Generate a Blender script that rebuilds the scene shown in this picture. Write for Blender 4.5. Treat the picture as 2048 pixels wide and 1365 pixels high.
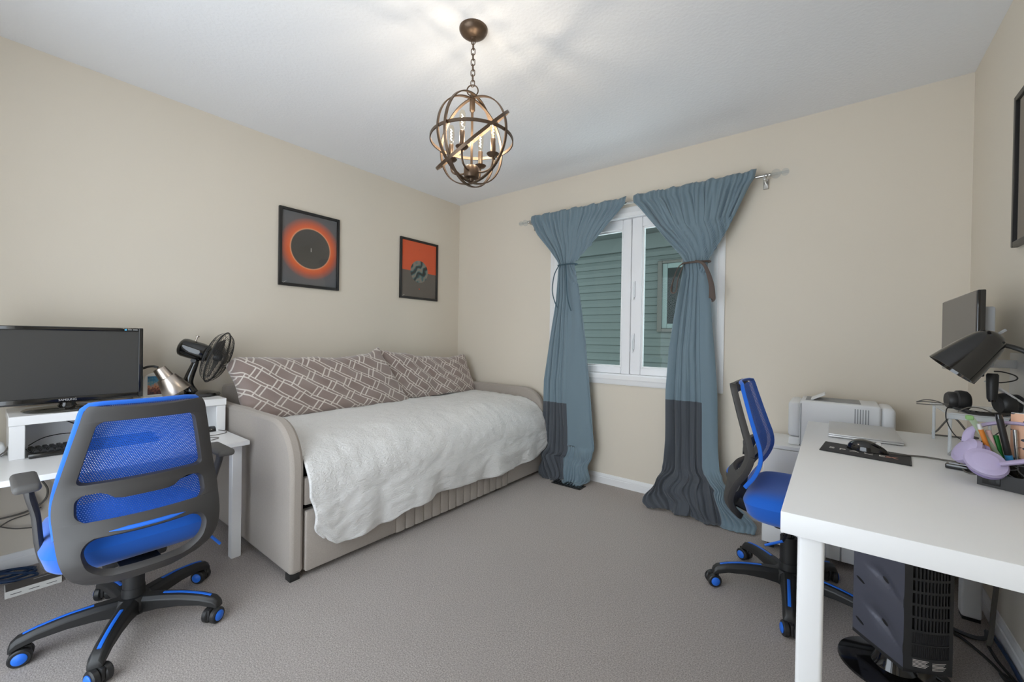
import bpy, bmesh, math, random
from mathutils import Vector, Matrix, noise
random.seed(7)
sc = bpy.context.scene
for o in list(bpy.data.objects):
    bpy.data.objects.remove(o)
C = sc.collection
PI = math.pi
sin, cos = math.sin, math.cos

# ------------------------------------------------------------------ camera
W, H, NEAR = 3.519, 2.44, -3.40          # room width, height, y of the near wall
CAM = Vector((2.9903, -2.9567, 1.1098))
yaw, pit, rol = [math.radians(a) for a in (-37.836, -0.389, 0.893)]
fw = Vector((sin(yaw)*cos(pit), cos(yaw)*cos(pit), sin(pit)))
rt = Vector((cos(yaw), -sin(yaw), 0)); up = rt.cross(fw)
r2 = cos(rol)*rt + sin(rol)*up; u2 = -sin(rol)*rt + cos(rol)*up
cd = bpy.data.cameras.new('camera'); cam = bpy.data.objects.new('camera', cd); C.objects.link(cam)
m = Matrix((r2, u2, -fw)).transposed().to_4x4(); m.translation = CAM
cam.matrix_world = m
cd.sensor_width = 36; cd.lens = 823.59/2048*36; cd.clip_start = .03
sc.camera = cam

# ------------------------------------------------------------------ world, exposure
w = bpy.data.worlds.new('overcast'); sc.world = w; w.use_nodes = True
bg = w.node_tree.nodes['Background']
bg.inputs[0].default_value = (.83, .915, 1.0, 1); bg.inputs[1].default_value = 4.45
BULB_W = 2.0
sc.view_settings.view_transform = 'Standard'; sc.view_settings.look = 'None'
sc.view_settings.gamma = 1; sc.view_settings.exposure = 0.0
sc.view_settings.use_curve_mapping = False

# ------------------------------------------------------------------ materials
def lin(c):
    return tuple((x/255/12.92 if x/255 <= .04045 else ((x/255+.055)/1.055)**2.4) for x in c) + (1,)
class NT:
    def __init__(s, mat):
        s.t = mat.node_tree; s.b = s.t.nodes['Principled BSDF']; s.out = s.t.nodes['Material Output']
    def n(s, k, **kw):
        x = s.t.nodes.new(k)
        for a, b in kw.items(): setattr(x, a, b)
        return x
    def l(s, a, b): s.t.links.new(a, b)
    def math(s, op, a, b=None, clamp=False):
        x = s.n('ShaderNodeMath', operation=op); x.use_clamp = clamp
        for i, q in enumerate((a, b)):
            if q is None: continue
            if isinstance(q, (int, float)): x.inputs[i].default_value = q
            else: s.l(q, x.inputs[i])
        return x.outputs[0]
    def mix(s, fac, a, b):
        x = s.n('ShaderNodeMix', data_type='RGBA')
        if isinstance(fac, (int, float)): x.inputs[0].default_value = fac
        else: s.l(fac, x.inputs[0])
        for i, q in ((6, a), (7, b)):
            if isinstance(q, tuple): x.inputs[i].default_value = q
            else: s.l(q, x.inputs[i])
        return x.outputs[2]
def M(name, col, rough=.5, metal=0, bump=None, var=None, spec=.5, coat=0, sheen=0, trans=0, emit=None):
    mt = bpy.data.materials.new(name); mt.use_nodes = True; t = NT(mt); b = t.b
    b.inputs['Base Color'].default_value = lin(col); b.inputs['Roughness'].default_value = rough
    b.inputs['Metallic'].default_value = metal; b.inputs['Specular IOR Level'].default_value = spec
    b.inputs['Coat Weight'].default_value = coat; b.inputs['Sheen Weight'].default_value = sheen
    if emit: b.inputs['Emission Color'].default_value = lin(emit[0]); b.inputs['Emission Strength'].default_value = emit[1]
    tc = t.n('ShaderNodeTexCoord')
    if var:
        nz = t.n('ShaderNodeTexNoise'); nz.inputs['Scale'].default_value = var[0]; nz.inputs['Detail'].default_value = 4
        t.l(tc.outputs['Object'], nz.inputs['Vector'])
        c2 = tuple(max(0, min(255, x*(1-var[1]))) for x in col); c3 = tuple(max(0, min(255, x*(1+var[1]))) for x in col)
        t.l(t.mix(nz.outputs['Fac'], lin(c2), lin(c3)), b.inputs['Base Color'])
    if bump:
        nz = t.n('ShaderNodeTexNoise'); nz.inputs['Scale'].default_value = bump[0]; nz.inputs['Detail'].default_value = 3
        t.l(tc.outputs['Object'], nz.inputs['Vector'])
        bp = t.n('ShaderNodeBump'); bp.inputs['Strength'].default_value = bump[1]; bp.inputs['Distance'].default_value = bump[2] if len(bump) > 2 else .002
        t.l(nz.outputs['Fac'], bp.inputs['Height']); t.l(bp.outputs[0], b.inputs['Normal'])
    return mt
def glass_mat(name, tint=(255, 255, 255), refl=1.0, rough=.02):
    mt = bpy.data.materials.new(name); mt.use_nodes = True; t = NT(mt); t.t.nodes.remove(t.b)
    tr = t.n('ShaderNodeBsdfTransparent'); tr.inputs[0].default_value = lin(tint)
    gl = t.n('ShaderNodeBsdfGlossy'); gl.inputs['Roughness'].default_value = rough
    fr = t.n('ShaderNodeFresnel'); fr.inputs[0].default_value = 1.45
    mx = t.n('ShaderNodeMixShader'); ge = t.n('ShaderNodeNewGeometry')
    t.l(t.math('MULTIPLY', t.math('MULTIPLY', fr.outputs[0], refl), t.math('SUBTRACT', 1.0, ge.outputs['Backfacing'])), mx.inputs[0])
    t.l(tr.outputs[0], mx.inputs[1]); t.l(gl.outputs[0], mx.inputs[2]); t.l(mx.outputs[0], t.out.inputs[0])
    return mt

m_wall = M('beige wall paint', (223, 214, 199), .85, bump=(180, .12, .002), spec=.2)
m_ceil = M('ceiling texture', (238, 239, 241), .95, bump=(70, .35, .004), spec=.1)
m_white = M('white trim', (236, 236, 236), .4)
m_vinyl = M('white vinyl', (240, 240, 242), .35)
m_desk = M('white laminate', (240, 240, 240), .35, spec=.4)
m_leg = M('white powder coat', (236, 236, 236), .35)
m_black = M('black plastic', (34, 34, 34), .45, bump=(500, .08, .001))
m_gloss = M('gloss black', (18, 18, 19), .12, spec=.6, coat=.4)
m_dkgrey = M('dark grey nylon', (62, 60, 59), .5, bump=(600, .15, .0008))
m_blue = M('blue plastic', (38, 112, 224), .4)
m_bluefab = M('blue seat fabric', (12, 98, 205), .85, sheen=.3, bump=(900, .2, .001))
m_bronze = M('bronze metal', (96, 80, 66), .38, metal=.75, var=(30, .25))
m_chrome = M('brushed nickel', (190, 188, 184), .25, metal=1)
m_steel = M('brushed steel', (196, 186, 176), .3, metal=1, bump=(300, .1, .0005))
m_linen = M('greige linen', (166, 157, 148), .9, sheen=.25, bump=(420, .35, .0012), var=(200, .05))
m_cable = M('grey cable', (96, 92, 86), .6)
m_cableb = M('black cable', (30, 30, 30), .55)
m_bluecable = M('navy cable', (24, 52, 86), .5)
m_clear = glass_mat('clear acrylic', (246, 248, 250), .3)
def frosted():
    mt = M('frosted acrylic', (225, 232, 238), .2); t = NT(mt); tr = t.n('ShaderNodeBsdfTransparent'); mx = t.n('ShaderNodeMixShader'); mx.inputs[0].default_value = .45
    t.l(tr.outputs[0], mx.inputs[1]); t.l(t.b.outputs[0], mx.inputs[2]); t.l(mx.outputs[0], t.out.inputs[0]); return mt
m_frost = frosted()
m_pane = glass_mat('window pane', (236, 242, 240), .35)
m_artglass = glass_mat('picture glass', (250, 250, 250), 1.3)
m_frame = M('black frame', (30, 29, 29), .35)

def carpet():
    mt = M('carpet', (176, 162, 153), 1.0, spec=.05); t = NT(mt); b = t.b
    tc = t.n('ShaderNodeTexCoord')
    a = t.n('ShaderNodeTexNoise'); a.inputs['Scale'].default_value = 210; a.inputs['Detail'].default_value = 6; a.inputs['Roughness'].default_value = .8
    c = t.n('ShaderNodeTexNoise'); c.inputs['Scale'].default_value = 3.0; c.inputs['Detail'].default_value = 3
    for x in (a, c): t.l(tc.outputs['Object'], x.inputs['Vector'])
    r = t.n('ShaderNodeValToRGB'); r.color_ramp.elements[0].position = .40; r.color_ramp.elements[1].position = .60
    r.color_ramp.elements[0].color = lin((150, 138, 130)); r.color_ramp.elements[1].color = lin((232, 223, 217))
    t.l(a.outputs['Fac'], r.inputs[0])
    mm = t.mix(t.math('MULTIPLY', c.outputs['Fac'], .35), r.outputs[0], lin((182, 170, 163)))
    t.l(mm, b.inputs['Base Color'])
    bp = t.n('ShaderNodeBump'); bp.inputs['Strength'].default_value = .8; bp.inputs['Distance'].default_value = .012
    t.l(a.outputs['Fac'], bp.inputs['Height']); t.l(bp.outputs[0], b.inputs['Normal'])
    b.inputs['Sheen Weight'].default_value = .2
    return mt
m_carpet = carpet()

def mesh_fabric():
    mt = M('blue mesh fabric', (24, 96, 208), .7); t = NT(mt)
    uv = t.n('ShaderNodeUVMap')
    br = t.n('ShaderNodeTexBrick'); br.offset = .5
    br.inputs['Scale'].default_value = 1.0; br.inputs['Brick Width'].default_value = .0066; br.inputs['Row Height'].default_value = .0060
    br.inputs['Mortar Size'].default_value = .0019; br.inputs['Mortar Smooth'].default_value = .0
    t.l(uv.outputs[0], br.inputs['Vector'])
    tr = t.n('ShaderNodeBsdfTransparent'); mx = t.n('ShaderNodeMixShader')
    t.l(t.math('ADD', t.math('MULTIPLY', br.outputs['Fac'], .9), .1), mx.inputs[0])
    t.l(tr.outputs[0], mx.inputs[1]); t.l(t.b.outputs[0], mx.inputs[2]); t.l(mx.outputs[0], t.out.inputs[0])
    return mt
m_mesh = mesh_fabric()

def pillow_mat():
    mt = M('lattice velvet', (140, 122, 114), .8, sheen=.5); t = NT(mt); b = t.b
    uv = t.n('ShaderNodeUVMap')
    def lay(off, rot):
        mp = t.n('ShaderNodeMapping'); mp.inputs['Rotation'].default_value = (0, 0, math.radians(rot)); mp.inputs['Location'].default_value = off + (0,)
        t.l(uv.outputs[0], mp.inputs[0])
        br = t.n('ShaderNodeTexBrick'); br.offset = .42; br.inputs['Scale'].default_value = 1
        br.inputs['Brick Width'].default_value = .122; br.inputs['Row Height'].default_value = .090
        br.inputs['Mortar Size'].default_value = .0040; br.inputs['Mortar Smooth'].default_value = .2
        t.l(mp.outputs[0], br.inputs['Vector']); return br.outputs['Fac']
    f = t.math('MAXIMUM', lay((0, 0), 42), lay((.027, .021), 42))
    nz = t.n('ShaderNodeTexNoise'); nz.inputs['Scale'].default_value = 6
    t.l(uv.outputs[0], nz.inputs['Vector'])
    base = t.mix(nz.outputs['Fac'], lin((126, 105, 97)), lin((160, 146, 140)))
    t.l(t.mix(f, base, lin((214, 205, 196))), b.inputs['Base Color'])
    bp = t.n('ShaderNodeBump'); bp.inputs['Strength'].default_value = .4; bp.inputs['Distance'].default_value = .002
    t.l(f, bp.inputs['Height']); t.l(bp.outputs[0], b.inputs['Normal'])
    return mt
m_pillow = pillow_mat()

def blanket_mat():
    mt = M('white crinkle cotton', (232, 231, 229), .9, sheen=.2); t = NT(mt); b = t.b
    uv = t.n('ShaderNodeUVMap')
    mp = t.n('ShaderNodeMapping'); mp.inputs['Scale'].default_value = (62, 100, 1)
    t.l(uv.outputs[0], mp.inputs[0])
    n1 = t.n('ShaderNodeTexNoise'); n1.inputs['Scale'].default_value = 1; n1.inputs['Detail'].default_value = 4; n1.inputs['Distortion'].default_value = .8
    t.l(mp.outputs[0], n1.inputs['Vector'])
    wv = t.n('ShaderNodeTexWave'); wv.inputs['Scale'].default_value = 7; wv.inputs['Distortion'].default_value = 3; wv.inputs['Detail'].default_value = 3
    t.l(uv.outputs[0], wv.inputs['Vector'])
    bp = t.n('ShaderNodeBump'); bp.inputs['Strength'].default_value = .65; bp.inputs['Distance'].default_value = .010
    t.l(t.math('ADD', n1.outputs['Fac'], t.math('MULTIPLY', wv.outputs['Fac'], .06)), bp.inputs['Height']); t.l(bp.outputs[0], b.inputs['Normal'])
    return mt
m_blanket = blanket_mat()

def curtain_mat(name, ulo, uhi, vcut, teal, dark):
    mt = M(name, teal, .75, sheen=.3); t = NT(mt); b = t.b
    uv = t.n('ShaderNodeUVMap'); sp = t.n('ShaderNodeSeparateXYZ'); t.l(uv.outputs[0], sp.inputs[0])
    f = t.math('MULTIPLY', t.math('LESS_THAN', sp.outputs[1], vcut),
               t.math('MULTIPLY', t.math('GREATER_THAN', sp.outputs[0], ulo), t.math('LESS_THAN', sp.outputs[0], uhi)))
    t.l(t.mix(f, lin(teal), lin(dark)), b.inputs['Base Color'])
    nz = t.n('ShaderNodeTexNoise'); nz.inputs['Scale'].default_value = 900
    tc = t.n('ShaderNodeTexCoord'); t.l(tc.outputs['Object'], nz.inputs['Vector'])
    bp = t.n('ShaderNodeBump'); bp.inputs['Strength'].default_value = .15; bp.inputs['Distance'].default_value = .001
    t.l(nz.outputs['Fac'], bp.inputs['Height']); t.l(bp.outputs[0], b.inputs['Normal'])
    return mt

def radial_print(name, cx, cy, sx, sy, stops):
    mt = M(name, (80, 80, 80), .6); t = NT(mt)
    uv = t.n('ShaderNodeUVMap'); mp = t.n('ShaderNodeMapping')
    mp.inputs['Location'].default_value = (-cx*sx, -cy*sy, 0); mp.inputs['Scale'].default_value = (sx, sy, 0)
    t.l(uv.outputs[0], mp.inputs[0])
    ln = t.n('ShaderNodeVectorMath', operation='LENGTH'); t.l(mp.outputs[0], ln.inputs[0])
    r = t.n('ShaderNodeValToRGB'); e = r.color_ramp.elements
    while len(e) < len(stops): e.new(.5)
    for q, (p, c) in zip(e, stops): q.position = p; q.color = lin(c)
    t.l(ln.outputs['Value'], r.inputs[0]); t.l(r.outputs[0], t.b.inputs['Base Color'])
    return mt, t, ln, r, uv
m_art1 = radial_print('eclipse print', .51, .52, .8, 1.0, [(0, (84, 80, 75)), (.275, (88, 83, 77)), (.285, (250, 180, 140)), (.30, (252, 122, 62)), (.345, (228, 108, 66)), (.44, (112, 108, 108)), (.7, (102, 108, 112))])[0]
def planet_print():
    mt, t, ln, r, uv = radial_print('planet print', .5, .47, .8, 1.0, [(0, (30, 60, 66)), (1, (30, 60, 66))])
    sp = t.n('ShaderNodeSeparateXYZ'); t.l(uv.outputs[0], sp.inputs[0])
    wv = t.n('ShaderNodeTexWave'); wv.inputs['Scale'].default_value = 1.8; wv.inputs['Distortion'].default_value = 12; wv.inputs['Detail'].default_value = 2; wv.inputs['Detail Scale'].default_value = 1.6
    mp = t.n('ShaderNodeMapping'); mp.inputs['Rotation'].default_value = (0, 0, .9); t.l(uv.outputs[0], mp.inputs[0]); t.l(mp.outputs[0], wv.inputs['Vector'])
    cr = t.n('ShaderNodeValToRGB'); e = cr.color_ramp.elements
    while len(e) < 4: e.new(.5)
    for q, (p, c) in zip(e, [(0, (40, 38, 34)), (.4, (38, 78, 84)), (.7, (96, 128, 126)), (1, (150, 138, 126))]): q.position = p; q.color = lin(c)
    t.l(wv.outputs['Fac'], cr.inputs[0])
    bgc = t.mix(t.math('GREATER_THAN', t.math('ADD', sp.outputs[1], t.math('MULTIPLY', sp.outputs[0], .02)), .475), lin((108, 100, 92)), lin((240, 98, 46)))
    f = t.math('LESS_THAN', ln.outputs['Value'], .2)
    t.l(t.mix(f, bgc, cr.outputs[0]), t.b.inputs['Base Color'])
    return mt
m_art2 = planet_print()

# ------------------------------------------------------------------ mesh builder
def pair(q): return q if isinstance(q, tuple) else (q, q)
class MB:
    def __init__(s): s.v, s.f, s.uv = [], [], {}
    def add(s, v, f, uv=None):
        k = len(s.v); s.v += [tuple(p) for p in v]; s.f += [tuple(i+k for i in q) for q in f]
        if uv:
            for i, q in enumerate(uv): s.uv[k+i] = q
        return s
    def box(s, x0, x1, y0, y1, z0, z1, r=0, seg=2):
        if r <= 0:
            v = [(x, y, z) for z in (z0, z1) for y in (y0, y1) for x in (x0, x1)]
            return s.add(v, [(0, 2, 3, 1), (4, 5, 7, 6), (0, 1, 5, 4), (2, 6, 7, 3), (0, 4, 6, 2), (1, 3, 7, 5)])
        bm = bmesh.new(); bmesh.ops.create_cube(bm, size=1)
        for q in bm.verts:
            q.co = Vector(((x0+x1)/2+q.co.x*(x1-x0), (y0+y1)/2+q.co.y*(y1-y0), (z0+z1)/2+q.co.z*(z1-z0)))
        bmesh.ops.bevel(bm, geom=bm.edges[:]+bm.verts[:], offset=r, segments=seg, profile=.5, affect='EDGES')
        bm.verts.index_update()
        s.add([q.co[:] for q in bm.verts], [[q.index for q in f.verts] for f in bm.faces]); bm.free(); return s
    def obox(s, c, ax, ay, az, hx, hy, hz, r=0):
        t = MB().box(-hx, hx, -hy, hy, -hz, hz, r); c = Vector(c); ax, ay, az = Vector(ax), Vector(ay), Vector(az)
        return s.add([c+ax*p[0]+ay*p[1]+az*p[2] for p in t.v], t.f)
    def lathe(s, prof, n=24, o=(0, 0, 0), axis=(0, 0, 1), a0=0, sy=1.0):
        o = Vector(o); az = Vector(axis).normalized(); ax = az.orthogonal().normalized()
        if abs(az.z) > .999: ax = Vector((1, 0, 0))
        ay = az.cross(ax); v = []; f = []
        for r, h in prof:
            for i in range(n):
                a = a0+2*PI*i/n; v.append(o+az*h+ax*(r*cos(a))+ay*(r*sin(a)*sy))
        k = len(prof)
        for j in range(k-1):
            for i in range(n):
                i2 = (i+1) % n; f.append((j*n+i, j*n+i2, (j+1)*n+i2, (j+1)*n+i))
        if prof[0][0] > 1e-6: f.append(tuple(range(n))[::-1])
        if prof[-1][0] > 1e-6: f.append(tuple((k-1)*n+i for i in range(n)))
        return s.add(v, f)
    def cyl(s, p0, p1, r0, r1=None, n=16):
        p0, p1 = Vector(p0), Vector(p1); d = p1-p0
        return s.lathe([(r0, 0), (r0 if r1 is None else r1, d.length)], n, p0, d)
    def ball(s, c, r, n=16, k=8, sz=1, axis=(0, 0, 1)):
        return s.lathe([(max(1e-7, r*sin(PI*i/k)), -r*sz*cos(PI*i/k)) for i in range(k+1)], n, c, axis)
    def tube(s, pts, r, n=8, closed=False, sub=6, flat=None):
        P = [Vector(p) for p in pts]
        if sub > 1 and len(P) > 2:
            Q = []; L = len(P); rng = L if closed else L-1; R = []
            for i in range(rng):
                a = P[(i-1) % L] if closed or i > 0 else P[0]; b = P[i]; c = P[(i+1) % L]
                d = P[(i+2) % L] if closed or i+2 < L else P[-1]
                for j in range(sub):
                    t = j/sub
                    Q.append(.5*((2*b)+(c-a)*t+(2*a-5*b+4*c-d)*t*t+(3*b-a-3*c+d)*t**3))
                    if isinstance(r, list): R.append(tuple(p+(q-p)*t for p, q in zip(pair(r[i]), pair(r[(i+1) % L]))))
            if not closed:
                Q.append(P[-1])
                if isinstance(r, list): R.append(pair(r[-1]))
            P = Q
            if R: r = R
        L = len(P); v = []; f = []; nrm = None
        for i in range(L):
            t = (P[(i+1) % L]-P[i-1]) if closed else (P[min(i+1, L-1)]-P[max(i-1, 0)])
            t = t.normalized() if t.length > 1e-9 else Vector((0, 0, 1))
            if nrm is None: nrm = t.orthogonal().normalized() if flat is None else (Vector(flat)-t*t.dot(Vector(flat))).normalized()
            else:
                if flat is not None: nrm = Vector(flat)
                nrm = (nrm-t*nrm.dot(t)); nrm = nrm.normalized() if nrm.length > 1e-6 else t.orthogonal().normalized()
            bi = t.cross(nrm); rr = r[i] if isinstance(r, list) else r
            ra, rb = rr if isinstance(rr, tuple) else (rr, rr)
            for k in range(n):
                a = 2*PI*k/n+PI/n; v.append(P[i]+nrm*(cos(a)*ra)+bi*(sin(a)*rb))
        for i in range(L if closed else L-1):
            j = (i+1) % L
            for k in range(n): f.append((i*n+k, i*n+(k+1) % n, j*n+(k+1) % n, j*n+k))
        if not closed: f += [tuple(range(n))[::-1], tuple((L-1)*n+k for k in range(n))]
        return s.add(v, f)
    def prism(s, poly, fn, w0, w1):
        n = len(poly); v = [fn(a, b, w0) for a, b in poly]+[fn(a, b, w1) for a, b in poly]
        f = [tuple(range(n))[::-1], tuple(range(n, 2*n))]+[(i, (i+1) % n, n+(i+1) % n, n+i) for i in range(n)]
        return s.add(v, f)
    def grid(s, fn, nu, nv, uvs=(1, 1), wrap=False):
        v = []; uv = []; f = []
        for j in range(nv+1):
            for i in range(nu+1):
                a, b = i/nu, j/nv; v.append(fn(a, b)); uv.append((a*uvs[0], b*uvs[1]))
        for j in range(nv):
            for i in range(nu):
                k = j*(nu+1)+i; f.append((k, k+1, k+nu+2, k+nu+1))
        return s.add(v, f, uv)
    def build(s, name, mat, parent=None, smooth=40, solid=0, bevel=0, off=0):
        me = bpy.data.meshes.new(name); me.from_pydata(s.v, [], s.f); me.validate()
        if s.uv:
            ul = me.uv_layers.new(name='UVMap')
            for lp in me.loops: ul.data[lp.index].uv = s.uv.get(lp.vertex_index, (0, 0))
        bm = bmesh.new(); bm.from_mesh(me); bmesh.ops.recalc_face_normals(bm, faces=bm.faces[:]); bm.to_mesh(me); bm.free()
        if smooth:
            for p in me.polygons: p.use_smooth = True
            me.set_sharp_from_angle(angle=math.radians(smooth))
        me.materials.append(mat)
        return place(name, me, parent, solid, bevel, off)
def place(name, me, parent=None, solid=0, bevel=0, off=0):
    o = bpy.data.objects.new(name, me); C.objects.link(o)
    if parent is not None:
        o.parent = parent
        k = parent
        while k.parent: k = k.parent
        if parent is k and not k.get('_loc'): o.matrix_parent_inverse = Matrix.Translation(-Vector(k.location))
    if solid:
        q = o.modifiers.new('thickness', 'SOLIDIFY'); q.thickness = solid; q.offset = off
    if bevel:
        q = o.modifiers.new('edge', 'BEVEL'); q.width = bevel; q.segments = 2; q.limit_method = 'ANGLE'; q.angle_limit = .6
    return o
LOCAL = []
def tag(o, label, cat, group=None, kind=None):
    if label: o['label'] = label
    if cat: o['category'] = cat
    if group: o['group'] = group
    if kind: o['kind'] = kind
    return o
def thing(name, label, cat, loc=(0, 0, 0), rz=0, group=None, local=False, kind=None):
    o = bpy.data.objects.new(name, None); C.objects.link(o); o.location = loc; o.rotation_euler = (0, 0, rz); o.empty_display_size = .05
    if local: o['_loc'] = 1; LOCAL.append(o)
    return tag(o, label, cat, group, kind)
def text(name, body, size, origin, ux, uy, mat, parent, align='CENTER', ext=.0004, sx=1):
    cu = bpy.data.curves.new(name, 'FONT'); cu.body = body; cu.size = size; cu.align_x = align; cu.align_y = 'CENTER'; cu.extrude = ext
    t = bpy.data.objects.new(name+'_tmp', cu); C.objects.link(t)
    me = bpy.data.meshes.new_from_object(t.evaluated_get(bpy.context.evaluated_depsgraph_get()))
    bpy.data.objects.remove(t); bpy.data.curves.remove(cu)
    ux, uy = Vector(ux).normalized(), Vector(uy).normalized(); uz = ux.cross(uy); o = Vector(origin)
    for q in me.vertices: p = q.co.copy(); q.co = o+ux*p.x*sx+uy*p.y+uz*p.z
    me.materials.clear(); me.materials.append(mat)
    return place(name, me, parent)
def struct(mb, name, mat, **k):
    o = mb.build(name, mat, **k); o['kind'] = 'structure'; return o
def interp(tab, x):
    if x <= tab[0][0]: return tab[0][1]
    for (a, b), (c, d) in zip(tab, tab[1:]):
        if x <= c:
            t = (x-a)/(c-a); t = t*t*(3-2*t); return b+(d-b)*t
    return tab[-1][1]
def cr(tab, x):
    n = len(tab)
    if x <= tab[0][0]: return tab[0][1]
    if x >= tab[-1][0]: return tab[-1][1]
    for i in range(n-1):
        if x <= tab[i+1][0]:
            (x0, y0), (x1, y1) = tab[i], tab[i+1]; h = x1-x0; t = (x-x0)/h
            def sl(k):
                if k == 0: return (tab[1][1]-tab[0][1])/(tab[1][0]-tab[0][0])
                if k == n-1: return (tab[-1][1]-tab[-2][1])/(tab[-1][0]-tab[-2][0])
                return (tab[k+1][1]-tab[k-1][1])/(tab[k+1][0]-tab[k-1][0])
            return (2*t**3-3*t*t+1)*y0+(t**3-2*t*t+t)*h*sl(i)+(-2*t**3+3*t*t)*y1+(t**3-t*t)*h*sl(i+1)
def nz(x, y, z): return noise.noise(Vector((x, y, z)))

# ------------------------------------------------------------------ room shell
T = .12
OX0, OX1, OZ0, OZ1 = 1.155, 2.385, .83, 2.045       # window opening
struct(MB().box(-T, W+T, NEAR-T, T, -.1, 0), 'floor', m_carpet, smooth=0)
struct(MB().box(-T, W+T, NEAR-T, T, H, H+.1), 'ceiling', m_ceil, smooth=0)
struct(MB().box(-T, 0, NEAR-T, T, 0, H), 'wall_left', m_wall, smooth=0)
struct(MB().box(W, W+T, NEAR-T, T, 0, H), 'wall_right', m_wall, smooth=0)
b = MB().box(0, OX0, 0, T, 0, H).box(OX1, W, 0, T, 0, H).box(OX0, OX1, 0, T, 0, OZ0).box(OX0, OX1, 0, T, OZ1, H)
struct(b, 'wall_back', m_wall, smooth=0)
DX0, DX1, DZ = .85, 2.66, 2.10                      # wide unseen opening, added and sized to let fill light in
b = MB().box(0, DX0, NEAR-T, NEAR, 0, H).box(DX1, W, NEAR-T, NEAR, 0, H).box(DX0, DX1, NEAR-T, NEAR, DZ, H)
struct(b, 'wall_near', m_wall, smooth=0)
BB = [(0, 0), (.014, 0), (.014, .046), (.010, .050), (.011, .056), (.006, .066), (.004, .074), (0, .075)]
struct(MB().prism(BB, lambda a, b, w: (w, -a, b), 0, W), 'baseboard_back', m_white)
struct(MB().prism(BB, lambda a, b, w: (W-a, w, b), NEAR, 0), 'baseboard_right', m_white)
struct(MB().prism(BB, lambda a, b, w: (a, w, b), NEAR, 0), 'baseboard_left', m_white)

# ------------------------------------------------------------------ window
win = thing('window_1', 'white vinyl casement window with two sashes in the back wall', None, (1.77, 0, .77), kind='structure')
CW = .068
CP = [(0, 0), (CW, 0), (CW, .010), (CW-.012, .016), (CW-.03, .012), (CW-.042, .018), (.012, .012), (0, .010)]
cx0, cx1, cz0, cz1 = 1.102, 2.438, .771, 2.098
def casing(side):
    b = MB()
    if side == 'l': f = lambda a, q, w: (cx0+CW-a, -q, w); z = (cz0, cz1)
    if side == 'r': f = lambda a, q, w: (cx1-CW+a, -q, w); z = (cz0, cz1)
    if side == 't': f = lambda a, q, w: (w, -q, cz1-CW+a); z = (cx0+CW, cx1-CW)
    if side == 'b': f = lambda a, q, w: (w, -q, cz0+CW-a); z = (cx0+CW, cx1-CW)
    return b.prism(CP, f, *z).build('casing_board', m_white, win)
for s in 'lrtb': casing(s)
b = MB().box(OX0, OX0+.02, 0, .11, OZ0, OZ1).box(OX1-.02, OX1, 0, .11, OZ0, OZ1).box(OX0+.02, OX1-.02, 0, .11, OZ0, OZ0+.02).box(OX0+.02, OX1-.02, 0, .11, OZ1-.02, OZ1)
b.build('jamb', m_vinyl, win, smooth=0)
for x0, x1, gx0, gx1 in ((OX0+.02, 1.789, 1.25, 1.721), (1.792, OX1-.02, 1.872, 2.30)):
    gz0, gz1, z0, z1 = .903, 1.952, OZ0+.02, OZ1-.02
    b = MB()
    for p in ((x0, gx0, z0, z1), (gx1, x1, z0, z1)): b.box(p[0], p[1], .035, .085, p[2], p[3], .004, 1)
    b.box(gx0, gx1, .035, .085, z0, gz0, .004, 1).box(gx0, gx1, .035, .085, gz1, z1, .004, 1)
    sash = b.build('sash', m_vinyl, win)
    e = .012; b = MB()
    b.box(gx0, gx0+e, .045, .07, gz0, gz1).box(gx1-e, gx1, .045, .07, gz0, gz1).box(gx0+e, gx1-e, .045, .07, gz0, gz0+e).box(gx0+e, gx1-e, .045, .07, gz1-e, gz1)
    b.build('glazing_bead', m_white, sash, smooth=0)
    MB().box(gx0+.004, gx1-.004, .056, .060, gz0+.004, gz1-.004).build('pane', m_pane, sash, smooth=0)
for z in (1.49, 1.10):
    b = MB().box(1.806, 1.826, .020, .036, z-.06, z+.06, .004).tube([(1.816, .016, z+.05), (1.816, .008, z), (1.816, .012, z-.08)], .006, 8)
    b.build('sash_lock', m_vinyl, win)

# ------------------------------------------------------------------ neighbouring house outside
m_siding = M('sage vinyl siding', (62, 71, 68), .6, var=(3, .05), bump=(90, .1, .001))
m_trim = M('taupe house trim', (62, 62, 57), .6)
m_sframe = M('pale green window frame', (84, 98, 95), .5)
hs = thing('neighbour_house', 'sage green siding house seen through the window', 'house', (0.8, 2.1, -.6))
HY = 2.1
sb = MB().prism([(0, 0), (.016, .004), (.013, .05), (.017, .054), (.003, .1015), (0, .1015)], lambda a, b, w: (w, HY-a, b), -4.2, 5.0)
first = None
for i in range(30):
    z = -.76+.1*i
    if first is None: first = sb.build('siding_board', m_siding, hs); o = first
    else: o = place('siding_board', first.data, hs)
    o.location.z = z
MB().box(-4.2, 5.0, HY, HY+.1, -.8, 2.75).build('wall_core', m_siding, hs, smooth=0)
MB().box(-4.2, 5.0, HY-.035, HY+.0, 2.24, 2.42).build('frieze_board', m_siding, hs, smooth=0)
MB().box(-4.2, 5.0, HY-.45, HY+.1, 2.62, 2.64).build('soffit', m_trim, hs, smooth=0)
MB().box(-4.2, 5.0, HY-.47, HY-.45, 2.58, 2.75).build('fascia', m_trim, hs, smooth=0)
hx0, hx1, hz0, hz1 = 1.31, 2.20, 1.215, 2.07
b = MB(); e = .055
for p in ((hx0, hx0+e, hz0, hz1), (hx1-e, hx1, hz0, hz1), (hx0+e, hx1-e, hz0, hz0+e*.7), (hx0+e, hx1-e, hz1-e*.6, hz1)): b.box(p[0], p[1], HY-.045, HY, p[2], p[3], .005, 1)
fr = b.build('window_trim', m_trim, hs)
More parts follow.
